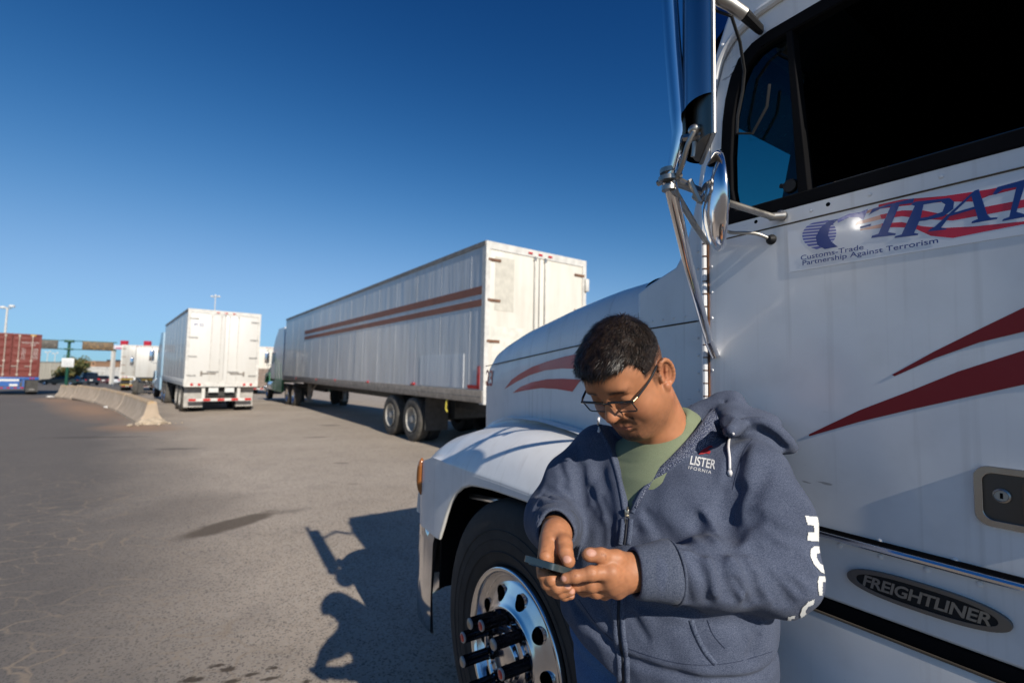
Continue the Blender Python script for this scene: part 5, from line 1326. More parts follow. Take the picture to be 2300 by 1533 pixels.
goat = np.exp(-((Z_+.090)/.016)**2)*(aX < .026)*(Y_ > .055); skin = mixc(skin, np.clip((must*1.15+must2*.95+goat*1.0)*(.75+.4*fz(.6, 900)), 0, .93), (.018,.010,.007))
brow = np.exp(-((Z_-(.046-.10*(aX-.035)**1))/.0052)**2)*(aX > .012)*(aX < .058)*(Y_ > .055)*band(aX, .010, .018)*band(-aX, -.060, -.045); skin = mixc(skin, np.clip(brow*1.0*(.8+.4*fz(.6, 900)), 0, .92), (.014,.009,.007))
lash = np.exp(-((Z_-.0135)/.0022)**2)*(aX > .018)*(aX < .047)*(Y_ > .08)*(Y_ < .104); skin = mixc(skin, lash*.85, (.02,.012,.01))
beard = np.clip(band(-Z_, .030, .080)*band(Y_, -.03, .04)*.30*(.7+.6*fz(.5, 700)), 0, .4)*band(Z_, -.118, -.095); skin = mixc(skin, beard, (.09,.05,.035))
def hairmask(c):
    """1 where hair grows, soft edges: canonical coordinates"""
    x, y, z = np.abs(c[:,0]), c[:,1], c[:,2]
    front = band(z, .0780+.30*(x/.08)**2*.02, .0880)*(y > 0) 
    # temple: hairline turns down in front of the ear to the sideburn
    side = band(-y, -.050, -.043)*band(z, .030, .040)*(x > .04)
    burn = band(-y, -.030, -.024)*band(z, -.012, .002)*(x > .06)*band(y, .000, .004)
    back = band(-y, -.002, .006)*band(z, -.045+.0*y, -.020)*(1-np.exp(-((x-.085)**2/.012**2+(y+.012)**2/.024**2+(z-.004)**2/.036**2))*1.0)
    return np.clip(np.maximum.reduce([front, side, burn, back]), 0, 1)
hm = hairmask(hc); hm *= (aX < .0835) | (Z_ > .04)
skin = mixc(skin, hm*(.50+.45*band(Z_, .000, .055)), (.030,.019,.014))
t = NT('skin'); vc = t.n('VertexColor'); vc.layer_name = 'Col'
t.set(col=vc.outputs[0], rough=.50, sss=.10, spec=.35); t.b.inputs['Subsurface Radius'].default_value = (.012,.004,.002); t.b.inputs['Subsurface Scale'].default_value = .6
t.bump(t.noise(700, 4, t.vec(src='Object')), .22, .0010); m_skin = t.m

# hands
def hand(lo, hi, h=.00135):
    return Grid(lo, hi, h)
lh_pts = dict(W=(1425,1285,.888), iM=(1372,1284,.852), mM=(1368,1303,.856), rM=(1374,1317,.866), pM=(1386,1324,.880))
LH = {k: A_(*v) for k, v in lh_pts.items()}
gL = hand(np.minimum(A_(1235,1370,.80), A_(1440,1215,.95))-.01, np.maximum(A_(1235,1215,.80), A_(1440,1215,.95))+.01)
gL = Grid((.06,.79,1.165), (.27,.95,1.345), .00135)
gL.cap(LWR+(LEL-LWR)*.25, LH['W'], .030, .0285, .01); 
gL.cap(LH['W'], LH['iM'], .024, .0150, .012); gL.cap(LH['W'], LH['mM'], .024, .0155, .012); gL.cap(LH['W'], LH['rM'], .023, .0145, .012); gL.cap(LH['W'], LH['pM'], .022, .0135, .012)
gL.cap(LH['iM'], LH['pM'], .0145, .012, .012)
gL.chain([A_(1418,1264,.885), A_(1385,1254,.866), A_(1350,1247,.856), A_(1327,1245,.856)], [.018,.0142,.0120,.0108], .008)
gL.ell(A_(1323,1245,.856), (.0125,.0095,.0110), .006)
def finger(g, pts, rs, k=.004):
    rs = [q*.95 for q in rs]
    g.chain(pts, rs, k)
    for p, r_ in zip(pts[1:-1], rs[1:-1]): g.ell(p, (r_*1.035,)*3, .004)
finger(gL, [A_(1372,1284,.852), A_(1328,1287,.842), A_(1292,1294,.842), A_(1270,1298,.845)], [.0138,.0120,.0104,.0092])
finger(gL, [A_(1368,1305,.858), A_(1330,1313,.864), A_(1296,1313,.876), A_(1276,1307,.885)], [.0135,.0118,.0102,.0090])
finger(gL, [A_(1374,1318,.868), A_(1340,1328,.880), A_(1310,1325,.894), A_(1290,1316,.902)], [.0125,.0110,.0096,.0085])
finger(gL, [A_(1386,1324,.880), A_(1358,1333,.896), A_(1333,1330,.906), A_(1315,1322,.912)], [.0115,.0098,.0086,.0076])
for a, b in (((1395,1264,.860),(1372,1270,.852)),): gL.fold([A_(*a), A_(*b)], .0035, .005)
for px in (1326, 1330, 1334): gL.fold([A_(px,1279,.832), A_(px,1296,.832)], .0010, .0014)
for px in (1352, 1356): gL.fold([A_(px,1238,.846), A_(px+2,1254,.846)], .0009, .0013)
RWp = A_(1250,1198,.945)
gR = Grid((.02,.80,1.17), (.15,1.02,1.345), .00135)
gR.cap(RWR+(REL-RWR)*.25, RWp, .030, .028, .01)
for q in ((1226,1262,.905),(1224,1278,.900),(1228,1293,.898),(1238,1305,.898)): gR.cap(RWp, A_(*q), .022, .0145, .012)
gR.cap(A_(1236,1212,.930), A_(1226,1250,.892), .0190, .0145, .010)
gR.chain([A_(1262,1210,.925), A_(1266,1222,.905), A_(1270,1242,.884), A_(1276,1258,.872)], [.0185,.0150,.0128,.0108], .008)
gR.ell(A_(1277,1260,.871), (.0112,.0095,.0110), .005)
finger(gR, [A_(1226,1264,.905), A_(1222,1289,.880), A_(1240,1301,.866), A_(1258,1302,.866)], [.0140,.0120,.0104,.0090])
finger(gR, [A_(1225,1280,.902), A_(1230,1308,.878), A_(1252,1318,.866), A_(1274,1316,.862)], [.0135,.0118,.0100,.0088])
finger(gR, [A_(1229,1294,.900), A_(1240,1321,.882), A_(1262,1329,.872), A_(1282,1327,.866)], [.0125,.0110,.0096,.0084])
finger(gR, [A_(1239,1306,.900), A_(1250,1329,.890), A_(1268,1336,.884), A_(1282,1336,.880)], [.0110,.0095,.0085,.0075])
gR.fold([A_(1248,1215,.905), A_(1250,1250,.880)], .0045, .005)
for py in (1228, 1232, 1236): gR.fold([A_(1258,py,.872), A_(1279,py-1,.872)], .0009, .0014)
def skinhand(g, nails, sm=1):
    p, f = g.mesh(sm); c = np.tile(np.array((.385,.163,.078)), (len(p), 1)); c *= (1+.06*vnoise(p, 150, 3)+.05*vnoise(p, 500, 4))[:, None]
    for n_, r_ in nails:
        d = np.linalg.norm((p-n_)/np.array((1.25,1,.9)), axis=1); m = np.clip((r_-d)/.0015, 0, 1); c = mixc(c, m*.9, (.52,.27,.20)); m2 = np.clip(1-np.abs(d-r_)/.0012, 0, 1); c = mixc(c, m2*.35, (.25,.10,.06))
    for a_, b_, w_ in LINES:
        A0, B0 = A_(*a_), A_(*b_); d_ = B0-A0; tt = np.clip(((p-A0)@d_)/(d_@d_), 0, 1); dd = np.linalg.norm(p-A0-tt[:, None]*d_, axis=1); c = mixc(c, np.exp(-(dd/w_)**2)*.7, (.13,.040,.020))
    return p, f, c
LINES = [((px,1274,.828), (px+1,1296,.828), .0011) for px in (1326,1330,1334)]+[((px,1286,.832), (px,1302,.832), .0009) for px in (1291,1294)]+[((px,1236,.844), (px+2,1256,.844), .0010) for px in (1351,1355,1359)]+[((1254,py,.868), (1281,py-1,.868), .0010) for py in (1227,1231,1235)]+[((1395,1264,.855), (1366,1271,.846), .0020), ((1300,1309,.850), (1372,1302,.848), .0016), ((1246,1214,.905), (1250,1250,.880), .0022), ((1212,1240,.885), (1236,1232,.885), .0012), ((1212,1228,.895), (1234,1222,.895), .0010), ((1376,1262,.85), (1392,1300,.855), .0012)]
Lp, Lf, Lc = skinhand(gL, ((A_(1328,1240,.846), .0080), (A_(1264,1299,.838), .0062), (A_(1275,1311,.878), .005)))
Rp, Rf, Rc = skinhand(gR, ((A_(1273,1255,.861), .0080), (A_(1277,1316,.855), .0058), (A_(1285,1327,.860), .0055), (A_(1284,1336,.874), .005)))
# coarse continuous trunk, arms and legs under the clothes
gb = Grid((.0,.70,-.01), (.78,1.50,1.53), .011)
gb.op((.08,.8,.86), (.68,1.5,1.5), lambda x, y, z: torsod(x, y, z, -.035), .02)
gb.cap(hw((0,-.030,-.06)), NK, .050, .062, .02)
gb.chain([LSH, LEL, LWR+(LEL-LWR)*.12], [.060,.048,.028], .02); gb.chain([RSH, REL, RWR+(REL-RWR)*.10], [.060,.048,.028], .02)
hipL, hipR = T0+Lv*.10+[0,0,.90], T0-Lv*.10+[0,0,.90]
footL, footR = T0+Lv*.13+Fv*.02, T0-Lv*.13+Fv*-.02
kneeL, kneeR = T0+Lv*.12+Fv*.05+[0,0,.50], T0-Lv*.12+Fv*.04+[0,0,.50]
for h_, k_, f_ in ((hipL, kneeL, footL), (hipR, kneeR, footR)):
    gb.chain([h_, k_, f_+[0,0,.09], f_+[0,0,.05]+Fv*.12], [.085,.055,.035,.032], .03)
bp_, bf_ = gb.mesh(1); bc_ = np.tile(np.array((.385,.163,.078)), (len(bp_), 1))
allp = np.concatenate([hp, Lp, Rp, bp_]); o1 = len(hp); o2 = o1+len(Lp); o3 = o2+len(Rp)
allf = np.concatenate([hf, Lf+o1, Rf+o2, bf_+o3]); allc = np.concatenate([skin, Lc, Rc, bc_])
body = np_mesh('body', allp, allf, m_skin, person, ORG, {'Col': np.clip(allc, 0, 1)})

# hair: cap mesh plus many short strands
gh = Grid(HO-.16, HO+.165, .0026)
gh.ell(hw((0,-.008,.052)), (.0812,.1010,.0990), .02, 'add', HM)
gh.ell(hw((0,.030,.068)), (.0735,.0735,.064), .03, 'add', HM)
gh.ell(hw((0,.052,.100)), (.052,.045,.022), .03, 'add', HM)
def hairclip(x, y, z):
    a, b, c_ = canon(x, y, z); ax_ = np.abs(a)
    fr = F32(.090)+F32(.0)*ax_-c_                 # keep above the hairline in front
    sd = F32(.040)-c_
    lowest = np.where(b > F32(.046), fr, np.where(b > F32(.0), F32(.040)-c_+np.clip((b-F32(.026))*8, 0, 1)*F32(.02), F32(.046)-c_))
    return lowest.astype(F32)
gh.op(HO-.17, HO+.17, hairclip, .006, 'int')
def vnormals(P, Fc):
    a, b, c_ = P[Fc[:,0]], P[Fc[:,1]], P[Fc[:,2]]; n_ = np.cross(b-a, c_-a); N_ = np.zeros_like(P)
    for i in range(Fc.shape[1]):
        for q in range(3): N_[:, q] += np.bincount(Fc[:, i], n_[:, q], len(P))
    return N_/(np.linalg.norm(N_, axis=1)[:, None]+1e-12)
gh.D += (.0016*np.sin(gh.ax[0]*700)[:, None, None]*np.sin(gh.ax[1]*640)[None, :, None]*np.sin(gh.ax[2]*730)[None, None, :]).astype(F32)
for s in (-1, 1): gh.ell(hw((s*.088,-.012,.002)), (.020,.024,.036), .008, 'sub', HM)
cp, cf = gh.mesh(1)
t = NT('dark_brown_hair'); nn = t.noise(260, 4); t.set(col=t.mix(t.ramp(nn, [(.35, 0), (.65, 1)]), (.006,.004,.0035), (.022,.013,.009)), rough=.6, spec=.3); t.bump(nn, .8, .003); m_hair = t.m
t = NT('hair_strands'); nn = t.noise(75, 3); t.set(col=t.mix(t.ramp(nn, [(.35, 0), (.65, 1)]), (.004,.003,.0025), (.030,.018,.012)), rough=.38, spec=.45); m_strand = t.m
hair = np_mesh('hair', cp, cf, m_hair, person, ORG)
cc_ = (cp-HO)@HM
vn = np.zeros((len(cp), 3)); hair.data.vertices.foreach_get('normal', vn.ravel()) if False else None
nb = np.empty(len(cp)*3, F32); hair.data.vertices.foreach_get('normal', nb); vn = nb.reshape(-1, 3).astype(float)
ctr = HO+HM@np.array((0,-.005,.03)); outw = ((cp-ctr)*vn).sum(1) > .01
cand = np.where(outw & (cc_[:,2] > -.014))[0]
sel = rng.choice(cand, 17000)
hn = vnormals(hp, hf); fl_ = ((hp-ctr)*hn).sum(1).mean() < 0; hn = -hn if fl_ else hn
side_c = np.where((hm > .35) & (Z_ < .060) & (Z_ > -.035))[0]; sel2 = rng.choice(side_c, 9000, p=hm[side_c]/hm[side_c].sum())
SRC = [(cp[i], cc_[i], vn[i]) for i in sel]+[(hp[i], hc[i], hn[i]) for i in sel2]
wave = vnoise(cc_, 130, 21); sv, sf = [], []
fwd, upw, rt = HM[:,1], HM[:,2], HM[:,0]
cw = np.array((-.01,-.045,.115))       # crown whorl
for P0_, c_, n_ in SRC:
    topness = float(np.clip((c_[2]-.055)/.04, 0, 1))
    away = c_-cw; away = away/ (np.linalg.norm(away)+1e-6)
    d_c = np.array((away[0]*.6+.10, away[1]*.9+.45, away[2]*.5)) if topness > .3 else np.array((0, -.25, -1.0))
    d = HM@d_c; d = d-n_*(d@n_); d /= (np.linalg.norm(d)+1e-6)
    if topness > .3: wv_ = math.sin(c_[0]*170+math.sin(c_[1]*90)*2)+math.sin(c_[1]*150+c_[0]*60); d = d+np.cross(n_, d)*.24*wv_
    d = d + rng.normal(size=3)*(.19 if topness > .3 else .14); L_ = (.010+.009*topness*(.6+.8*rng.random())) * ((.22+.35*min(1, max(0, (c_[2]+.02)/.08))) if topness < .3 else 1)
    lift = .10+.17*rng.random() if topness > .3 else .08
    w_ = np.cross(n_, d); w_ /= (np.linalg.norm(w_)+1e-6); w_ = w_*(.00050 if topness > .3 else .00032)
    p0 = P0_-n_*(.002 if topness > .3 else .0004); p1 = p0+d*L_*.5+n_*L_*lift*.6; p2 = p0+d*L_+n_*L_*lift*.55; b_ = len(sv)
    sv += [p0-w_, p0+w_, p1+w_*.9, p1-w_*.9, p2]; sf += [(b_, b_+1, b_+2, b_+3), (b_+3, b_+2, b_+4, b_+4)]
# fringe hanging over the forehead
for _ in range(420):
    x = rng.uniform(-.052, .052); base = np.array((x, .082-.25*x*x/.05*.3, .098+.004*rng.normal())); p0 = hw(base); dv = HM@np.array((rng.normal()*.25+.25, .35, -.85+.1*rng.normal())); L_ = .008+.010*rng.random()
    w_ = HM[:,0]*.0005; p1 = p0+dv*L_*.6; p2 = p0+dv*L_+HM@np.array((.002,-.002,0)); b_ = len(sv)
    sv += [p0-w_, p0+w_, p1+w_*.8, p1-w_*.8, p2]; sf += [(b_, b_+1, b_+2, b_+3), (b_+3, b_+2, b_+4, b_+4)]
c = MB(ORG); c.v = [tuple(v) for v in sv]; c.f = [f if f[2] != f[3] else f[:3] for f in sf]
me = bpy.data.meshes.new('hair_strands'); me.from_pydata([tuple(np.array(v)-ORG) for v in sv], [], c.f); me.materials.append(m_strand)
me.polygons.foreach_set('use_smooth', [True]*len(me.polygons))
so = bpy.data.objects.new('hair_strands', me); col.objects.link(so); so.parent = hair; tag(so, kind='stuff')

# glasses
m_gframe = simple('black_acetate', (.012,.011,.010), .18, var=.1, coat=.8)
m_hinge = metalmat('pale_gold_hinge', (.45,.38,.22), .35, .05)
HB = lambda: MB(ORG)
gy, gzc = .1055, .0130
tl = Matrix.Rotation(R(0), 3, 'X')
def gpt(x, z): return hw((x, gy-.10*abs(x)**1.6*3.2+(z-gzc)*.16, z))
glasses = None
for s in (-1, 1):
    ol = [(s*a, b) for a, b in roundrect(.0085, .0610, gzc-.0165, gzc+.0150, .006, 4)]
    c = HB(); c.tube([gpt(a, b) for a, b in ol], .0016, 6, closed=True)
    top = [gpt(s*a, gzc+.0155) for a in np.linspace(.007, .0625, 9)]; c.tube(top, .0027, 6)
    if s == -1: c.tube([gpt(-.0085, gzc+.008), gpt(-.004, gzc+.0115), gpt(.004, gzc+.0115), gpt(.0085, gzc+.008)], .0019, 6)
    c.tube([gpt(s*.061, gzc+.014), gpt(s*.0665, gzc+.0145)], .0030, 6)
    fo = c.build('glasses_frame' if s == -1 else 'frame_rim', m_gframe, glasses or person, 60)
    if s == -1: glasses = fo
    c = HB(); n_ = len(ol); c.add([gpt(a, b) for a, b in ol], [tuple(range(n_))]); c.build('lens', m_clear, glasses, None)
    c = HB(); c.tube([gpt(s*.0655, gzc+.0145), hw((s*.0700,.0915,gzc+.0145))], .0024, 8); c.build('glasses_hinge', m_hinge, glasses, 60)
    c = HB(); pts = [hw((s*.0700,.0915,gzc+.0145)), hw((s*.0775,.045,.0275)), hw((s*.0820,.008,.0320)), hw((s*.0815,-.012,.0330)), hw((s*.0800,-.026,.022)), hw((s*.0795,-.032,.008))]
    c.tube(smoothpoly(pts, 4), [.0030]*5+[.0028]*(4*5-4), 8) if False else c.tube(smoothpoly(pts, 4), .0028, 8); c.build('temple_arm', m_gframe, glasses, 60)
    c = HB(); c.tube([gpt(s*.010, gzc-.004), hw((s*.0085,.100,.006))], .0010, 5); c.sphere(hw((s*.0085,.099,.005)), .0032, 8, 6); c.build('nose_pad', m_clear, glasses, 60)

# ------------------------------------------------------------------ clothes
# T-shirt
TS = (.165,.078,0)
def hitp(px, py, fn, y0=.5, y1=1.5):
    """march a view ray to the first point where fn < 0"""
    ys_ = np.arange(y0, y1, .0015); o = np.array((0,0,CAM_H)); d = np.array(_CR @ Vector(((px-1150)/1080, -(py-766.5)/1080, -1))); P = o+d[None]*(ys_/d[1])[:, None]
    v = np.array([float(fn(np.array(p[0], F32), np.array(p[1], F32), np.array(p[2], F32))) for p in P[::8]]); k = np.argmax(v < 0)
    if not (v < 0).any(): return P[len(P)//2]
    k0 = max(0, (k-1)*8)
    for q in P[k0:k0+17]:
        if float(fn(np.array(q[0], F32), np.array(q[1], F32), np.array(q[2], F32))) < 0: return q
    return P[k0+8]
gt = Grid((.08,.85,1.10), (.66,1.42,1.56), .0040)
gt.op((.08,.8,1.1), (.68,1.5,1.56), lambda x, y, z: torsod(x, y, z, -.016), .02)
gt.cap(NK+[0,0,-.08]+Fv*.01, NK+[0,0,.032]-Fv*.018, .118, .0775, .03)
nkd = (hw((0,-.030,-.035))-NK); nkd /= np.linalg.norm(nkd)
gt.cap(NK+nkd*.02, NK+nkd*.20, .062, .066, .004, 'sub')
# open top of the neck
def neckclip(x, y, z):
    px, py, pz = x-F32(NK[0]), y-F32(NK[1]), z-F32(NK[2]); return (px*F32(nkd[0])+py*F32(nkd[1])+pz*F32(nkd[2])-F32(.072)).astype(F32)
gt.op((.08,.8,1.42), (.68,1.5,1.56), neckclip, .006, 'int')
for pts, am, w_ in ((((1450,1000,1.0),(1445,1040,1.0),(1425,1090,.99)), .006, .010), (((1480,990,1.0),(1470,1030,1.0),(1440,1080,.99)), .005, .009), (((1520,960,1.02),(1500,1000,1.01),(1465,1050,1.0)), -.004, .010), (((1430,1000,1.0),(1415,1060,.99),(1410,1110,.98)), -.004, .010), (((1560,930,1.05),(1530,975,1.02)), .004, .01)):
    gt.fold([A_(*p) for p in pts], am*1.8, w_)
ringp = []
ea = Fv-nkd*(Fv@nkd); ea /= np.linalg.norm(ea); eb = np.cross(nkd, ea)
for dd_, rr_, am_ in ((.046, .0, -.0035), (.026, .0, .0016)):
    def cring(x, y, z, dd_=dd_, am_=am_):
        px, py, pz = x-F32(NK[0]), y-F32(NK[1]), z-F32(NK[2]); h_ = px*F32(nkd[0])+py*F32(nkd[1])+pz*F32(nkd[2])-F32(dd_); return (F32(am_)*np.exp(-(h_/F32(.010 if am_ < 0 else .002))**2)).astype(F32)
    gt.op(NK-.14, NK+.14, cring, 0, 'disp', m=0)
tp_, tf_ = gt.mesh(1)
def fabric(name, c0, c1, scale=900, bump=.25, rough=.9, aniso=(1,1,1), vcol=False, big=.12):
    t = NT(name); n1 = t.noise(scale, 3, t.vec(aniso), .7); n2 = t.noise(14, 3)
    cc = t.mix(t.ramp(n1, [(.38, 0), (.62, 1)]), c0, c1)
    if vcol: v = t.n('VertexColor'); v.layer_name = 'Col'; cc = t.mix(1.0, cc, v.outputs[0], 'MULTIPLY')
    cc = t.mix(t.math('MULTIPLY', t.ramp(n2, [(.4, 0), (.7, 1)]), big), cc, tuple(x*.5 for x in c0))
    t.set(col=cc, rough=rough, sheen=.03, spec=.15); t.bump(n1, bump, .002); return t.m
m_tee = fabric('sage_cotton', (.165,.195,.120), (.215,.245,.155), 700)
tee = np_mesh('t_shirt', tp_, tf_, m_tee, person, ORG)
c = HB(); 
e1 = np.cross(nkd, Fv); e1 /= np.linalg.norm(e1); e2 = np.cross(nkd, e1)

# hooded sweatshirt
SL_L = [LSH+[0,0,-.005], (LSH+LEL)/2+Lv*.012, LEL, LEL*.55+LWR*.45, LWR+(LEL-LWR)*.16]
SL_R = [RSH+[0,0,-.005], (RSH+REL)/2-Lv*.008, REL, REL*.5+RWR*.5, RWR+(REL-RWR)*.12]
def base_hood(x, y, z):
    d = torsod(x, y, z)
    for pts, rs in ((SL_L, (.078,.076,.070,.057,.0485)), (SL_R, (.079,.075,.068,.053,.0445))):
        for i in range(len(pts)-1): d = smin(d, capd(x, y, z, np.array(pts[i]), np.array(pts[i+1]), rs[i], rs[i+1]), F32(.035))
    return d
HS_ = .0031
gs = Grid((.0,.72,.88), (.80,1.50,1.60), HS_)
gs.op((.08,.72,.86), (.68,1.5,1.50), lambda x, y, z: torsod(x, y, z), .02)
gs.chain(SL_L, (.078,.076,.070,.057,.0485), .035, m=.06); gs.chain(SL_R, (.079,.075,.068,.053,.0445), .035, m=.06)
H_ = lambda px, py: hitp(px, py, base_hood)
hcache = {}
def HH(px, py):
    if (px, py) not in hcache: hcache[(px, py)] = H_(px, py)
    return hcache[(px, py)]
# hood lying behind the neck and over his left shoulder
knotL, knotR = HH(1640, 972)+[0,0,.004], HH(1345, 935)
collar = [HH(1420,1130)+[0,0,0], HH(1500,1040), HH(1575,1000), knotL, A_(1637,928,1.17), A_(1636,902,1.22), NK-Fv*.10+[0,0,.055], NK-Fv*.085-Lv*.07+[0,0,.04], RSH+Lv*.075+[0,0,.055]+Fv*.01, HH(1338,940), HH(1362,990), HH(1385,1060), HH(1402,1120)]
csm = [np.array(p) for p in smoothpoly(collar[3:10], 4)]
gs.chain(csm, np.interp(np.linspace(0, 1, len(csm)), [0,.1,.3,.6,.85,1], [.013,.017,.024,.034,.022,.012]), .018)
gs.ell(A_(1668,922,1.20)-[0,0,.026], (.085,.075,.034), .03, 'add'); gs.ell(A_(1700,955,1.14)-[0,0,.026], (.085,.080,.032), .03, 'add', np.array(Matrix.Rotation(R(-20), 3, 'Z')@Matrix.Rotation(R(16), 3, 'Y')))
gs.ell(NK-Fv*.115+Lv*.02+[0,0,-.02], (.14,.075,.075), .04, 'add', np.array(Matrix.Rotation(-YAW, 3, 'Z')))
hem = [knotL, A_(1672,955,1.09), A_(1708,950,1.075), A_(1742,968,1.065), A_(1766,992,1.07), A_(1770,1000,1.10)]
hs = [np.array(p) for p in smoothpoly(hem, 4)]; gs.chain(hs, [.0115]*len(hs), .010)
gs.ell(A_(1648,968,1.085), (.015,.012,.013), .008)
gs.fold([A_(1662,968,1.075), A_(1706,962,1.065), A_(1738,978,1.06), A_(1758,1000,1.06)], .010, .0075)
gs.fold([A_(1628,905,1.19), A_(1640,945,1.14)], .006, .008)
# folds: grooves positive, ridges negative
G = [(((1655,1095),(1642,1130),(1640,1165),(1646,1200),(1642,1222)), .020, .014), (((1648,1225),(1612,1238),(1580,1236)), .016, .012), (((1655,1228),(1700,1243),(1750,1258),(1795,1278),(1822,1296)), .011, .013),
     (((1565,1175),(1578,1200),(1604,1222)), .010, .013), (((1610,1246),(1620,1290),(1632,1335)), .008, .010), (((1662,1250),(1685,1290),(1700,1340)), .009, .011), (((1700,1262),(1745,1312),(1770,1350)), .008, .011),
     (((1625,1105),(1618,1150),(1630,1195)), .007, .012), (((1672,1000),(1655,1040),(1645,1080)), .008, .013), (((1720,1060),(1700,1100),(1680,1140)), .005, .016), (((1560,1255),(1585,1300),(1590,1350)), .005, .010),
     (((1520,1245),(1535,1290)), .004, .010), (((1470,1160),(1500,1200),(1560,1225)), .006, .018), (((1430,1190),(1470,1222)), .004, .012), (((1350,1060),(1365,1110),(1375,1160)), .005, .015), (((1330,1150),(1350,1185),(1350,1215)), .006, .016),
     (((1300,1050),(1305,1110),(1300,1170),(1290,1210)), .014, .014), (((1208,1130),(1235,1142),(1262,1160)), .008, .009), (((1225,1098),(1255,1108),(1285,1140)), .007, .010), (((1215,1155),(1240,1162)), .004, .007),
     (((1560,1395),(1620,1405),(1700,1400)), .006, .014), (((1440,1345),(1480,1390),(1540,1410)), .005, .014), (((1735,1180),(1780,1205),(1815,1215)), .005, .012), (((1690,1165),(1740,1150),(1790,1150)), .004, .014)]
for pts, am, w_ in G: gs.fold([HH(*p) for p in pts], am*1.35, w_*.92)
G2 = [(((1628,1300),(1650,1345)), .006, .007), (((1655,1305),(1680,1355)), .006, .008), (((1715,1300),(1745,1350)), .006, .008), (((1760,1290),(1800,1325)), .006, .009), (((1540,1300),(1548,1350)), .004, .007), (((1600,1232),(1570,1222),(1530,1226)), .007, .007),
      (((1645,1232),(1700,1232),(1760,1246),(1810,1266)), .007, .008), (((1640,1215),(1668,1180),(1700,1160)), .007, .010), (((1632,1212),(1600,1195),(1570,1160)), .006, .009), (((1505,1222),(1480,1200),(1450,1150)), .005, .010), (((1350,1120),(1370,1170),(1372,1215)), .006, .009), (((1325,1100),(1345,1150)), .005, .008),
      (((1660,1010),(1640,1050),(1630,1095)), .006, .008), (((1440,1360),(1500,1372),(1560,1368)), .004, .008), (((1690,1390),(1700,1430),(1690,1470)), .006, .010), (((1660,1385),(1672,1440)), .004, .009), (((1330,1290),(1340,1350),(1370,1400)), .006, .012), (((1420,1380),(1450,1430)), .004, .008),
      (((1200,1142),(1222,1150),(1248,1156)), .005, .005), (((1215,1110),(1245,1125)), .005, .006), (((1262,1090),(1285,1115)), .006, .008), (((1255,1040),(1270,1080)), .005, .010), (((1300,1000),(1290,1050)), .005, .010), (((1700,1120),(1760,1130),(1800,1140)), .003, .012), (((1735,1225),(1790,1240)), .005, .008)]
for pts, am, w_ in G2: gs.fold([HH(*p) for p in pts], am*1.5, w_)
Rg = [(((1588,1235),(1598,1280),(1605,1330)), -.006, .009), (((1640,1245),(1658,1290),(1668,1340)), -.007, .010), (((1684,1250),(1720,1300),(1740,1345)), -.006, .010), (((1500,1235),(1545,1240),(1590,1250)), -.004, .008), (((1540,1070),(1500,1110),(1480,1150)), -.006, .025), (((1580,1150),(1610,1190)), -.006, .012),
      (((1200,1120),(1222,1128),(1245,1126)), -.009, .009), (((1350,1240),(1300,1235)), -.003, .010), (((1640,1180),(1632,1130)), -.004, .008), (((1690,1030),(1680,1080)), -.004, .014)]
for pts, am, w_ in Rg: gs.fold([HH(*p) for p in pts], am, w_)
# low frequency unevenness of the cloth
sl, P = gs.block((0,.7,.88), (.8,1.5,1.6), 0)
xx, yy, zz_ = P
gs.D[sl] += (F32(.0016)*(np.sin(xx*41+zz_*23)*np.cos(yy*37-zz_*29)+np.sin(xx*77-yy*63+zz_*51)*F32(.6))).astype(F32)
def hemz(x, y): return F32(.988)+F32(.34)*np.clip(-((x-F32(T0[0]))*F32(Lv[0])+(y-F32(T0[1]))*F32(Lv[1])), 0, .3)
# waistband: pinch above the ribbed hem, cut at the bottom along a tilted plane
hemn = HH(1560,1500)
def wb(x, y, z):
    zr = z-(hemz(x, y)+F32(.062)); return (F32(.010)*np.exp(-(zr/F32(.010))**2)).astype(F32)
gs.op((.08,.75,1.03), (.7,1.5,1.14), wb, 0, 'disp', m=.03)
gs.op((.0,.7,.86), (.8,1.5,1.06), lambda x, y, z: (hemz(x, y)-z).astype(F32), .008, 'int', m=.02)
# hollow it: inner offset removed from the neck, the V opening and the cuffs
def vopen(x, y, z):
    """V-shaped front opening in torso front coordinates: negative inside"""
    px, py = x-F32(T0[0]), y-F32(T0[1]); l = px*F32(Lv[0])+py*F32(Lv[1]); f = px*F32(Fv[0])+py*F32(Fv[1])
    lo_ = np.interp(z, VZ, VLo).astype(F32); hi_ = np.interp(z, VZ, VHi).astype(F32)
    d = np.maximum(l-hi_, lo_-l); return np.maximum(d, F32(VZ[0])-z+x*0).astype(F32), f
def lz(p): return float((p-T0)@Lv), float(p[2])
Redge = [HH(*q) for q in ((1409,1152),(1402,1110),(1392,1060),(1375,1005),(1352,960),(1345,920))]
Ledge = [HH(*q) for q in ((1411,1152),(1430,1105),(1462,1068),(1520,1025),(1590,985),(1632,955))]
VZ = np.linspace(Redge[0][2], 1.52, 24)
rz_ = sorted([(lz(p)[1], lz(p)[0]) for p in Redge]); lz_ = sorted([(lz(p)[1], lz(p)[0]) for p in Ledge])
VLo = np.interp(VZ, [a for a, b in rz_], [b for a, b in rz_]); VHi = np.interp(VZ, [a for a, b in lz_], [b for a, b in lz_])
VHi = np.minimum(np.maximum(VHi, VLo+.002), .150)
def vcut(x, y, z):
    d, f = vopen(x, y, z); return np.maximum(d, F32(.0)-f).astype(F32)
gs.op((.08,.75,1.15), (.7,1.4,1.6), vcut, .006, 'sub', m=.02)
gs.cap(NK-[0,0,.03], NK+nkd*.22, .078, .082, .012, 'sub')
wr_l = (LWR-LEL)/np.linalg.norm(LWR-LEL); wr_r = (RWR-REL)/np.linalg.norm(RWR-REL)
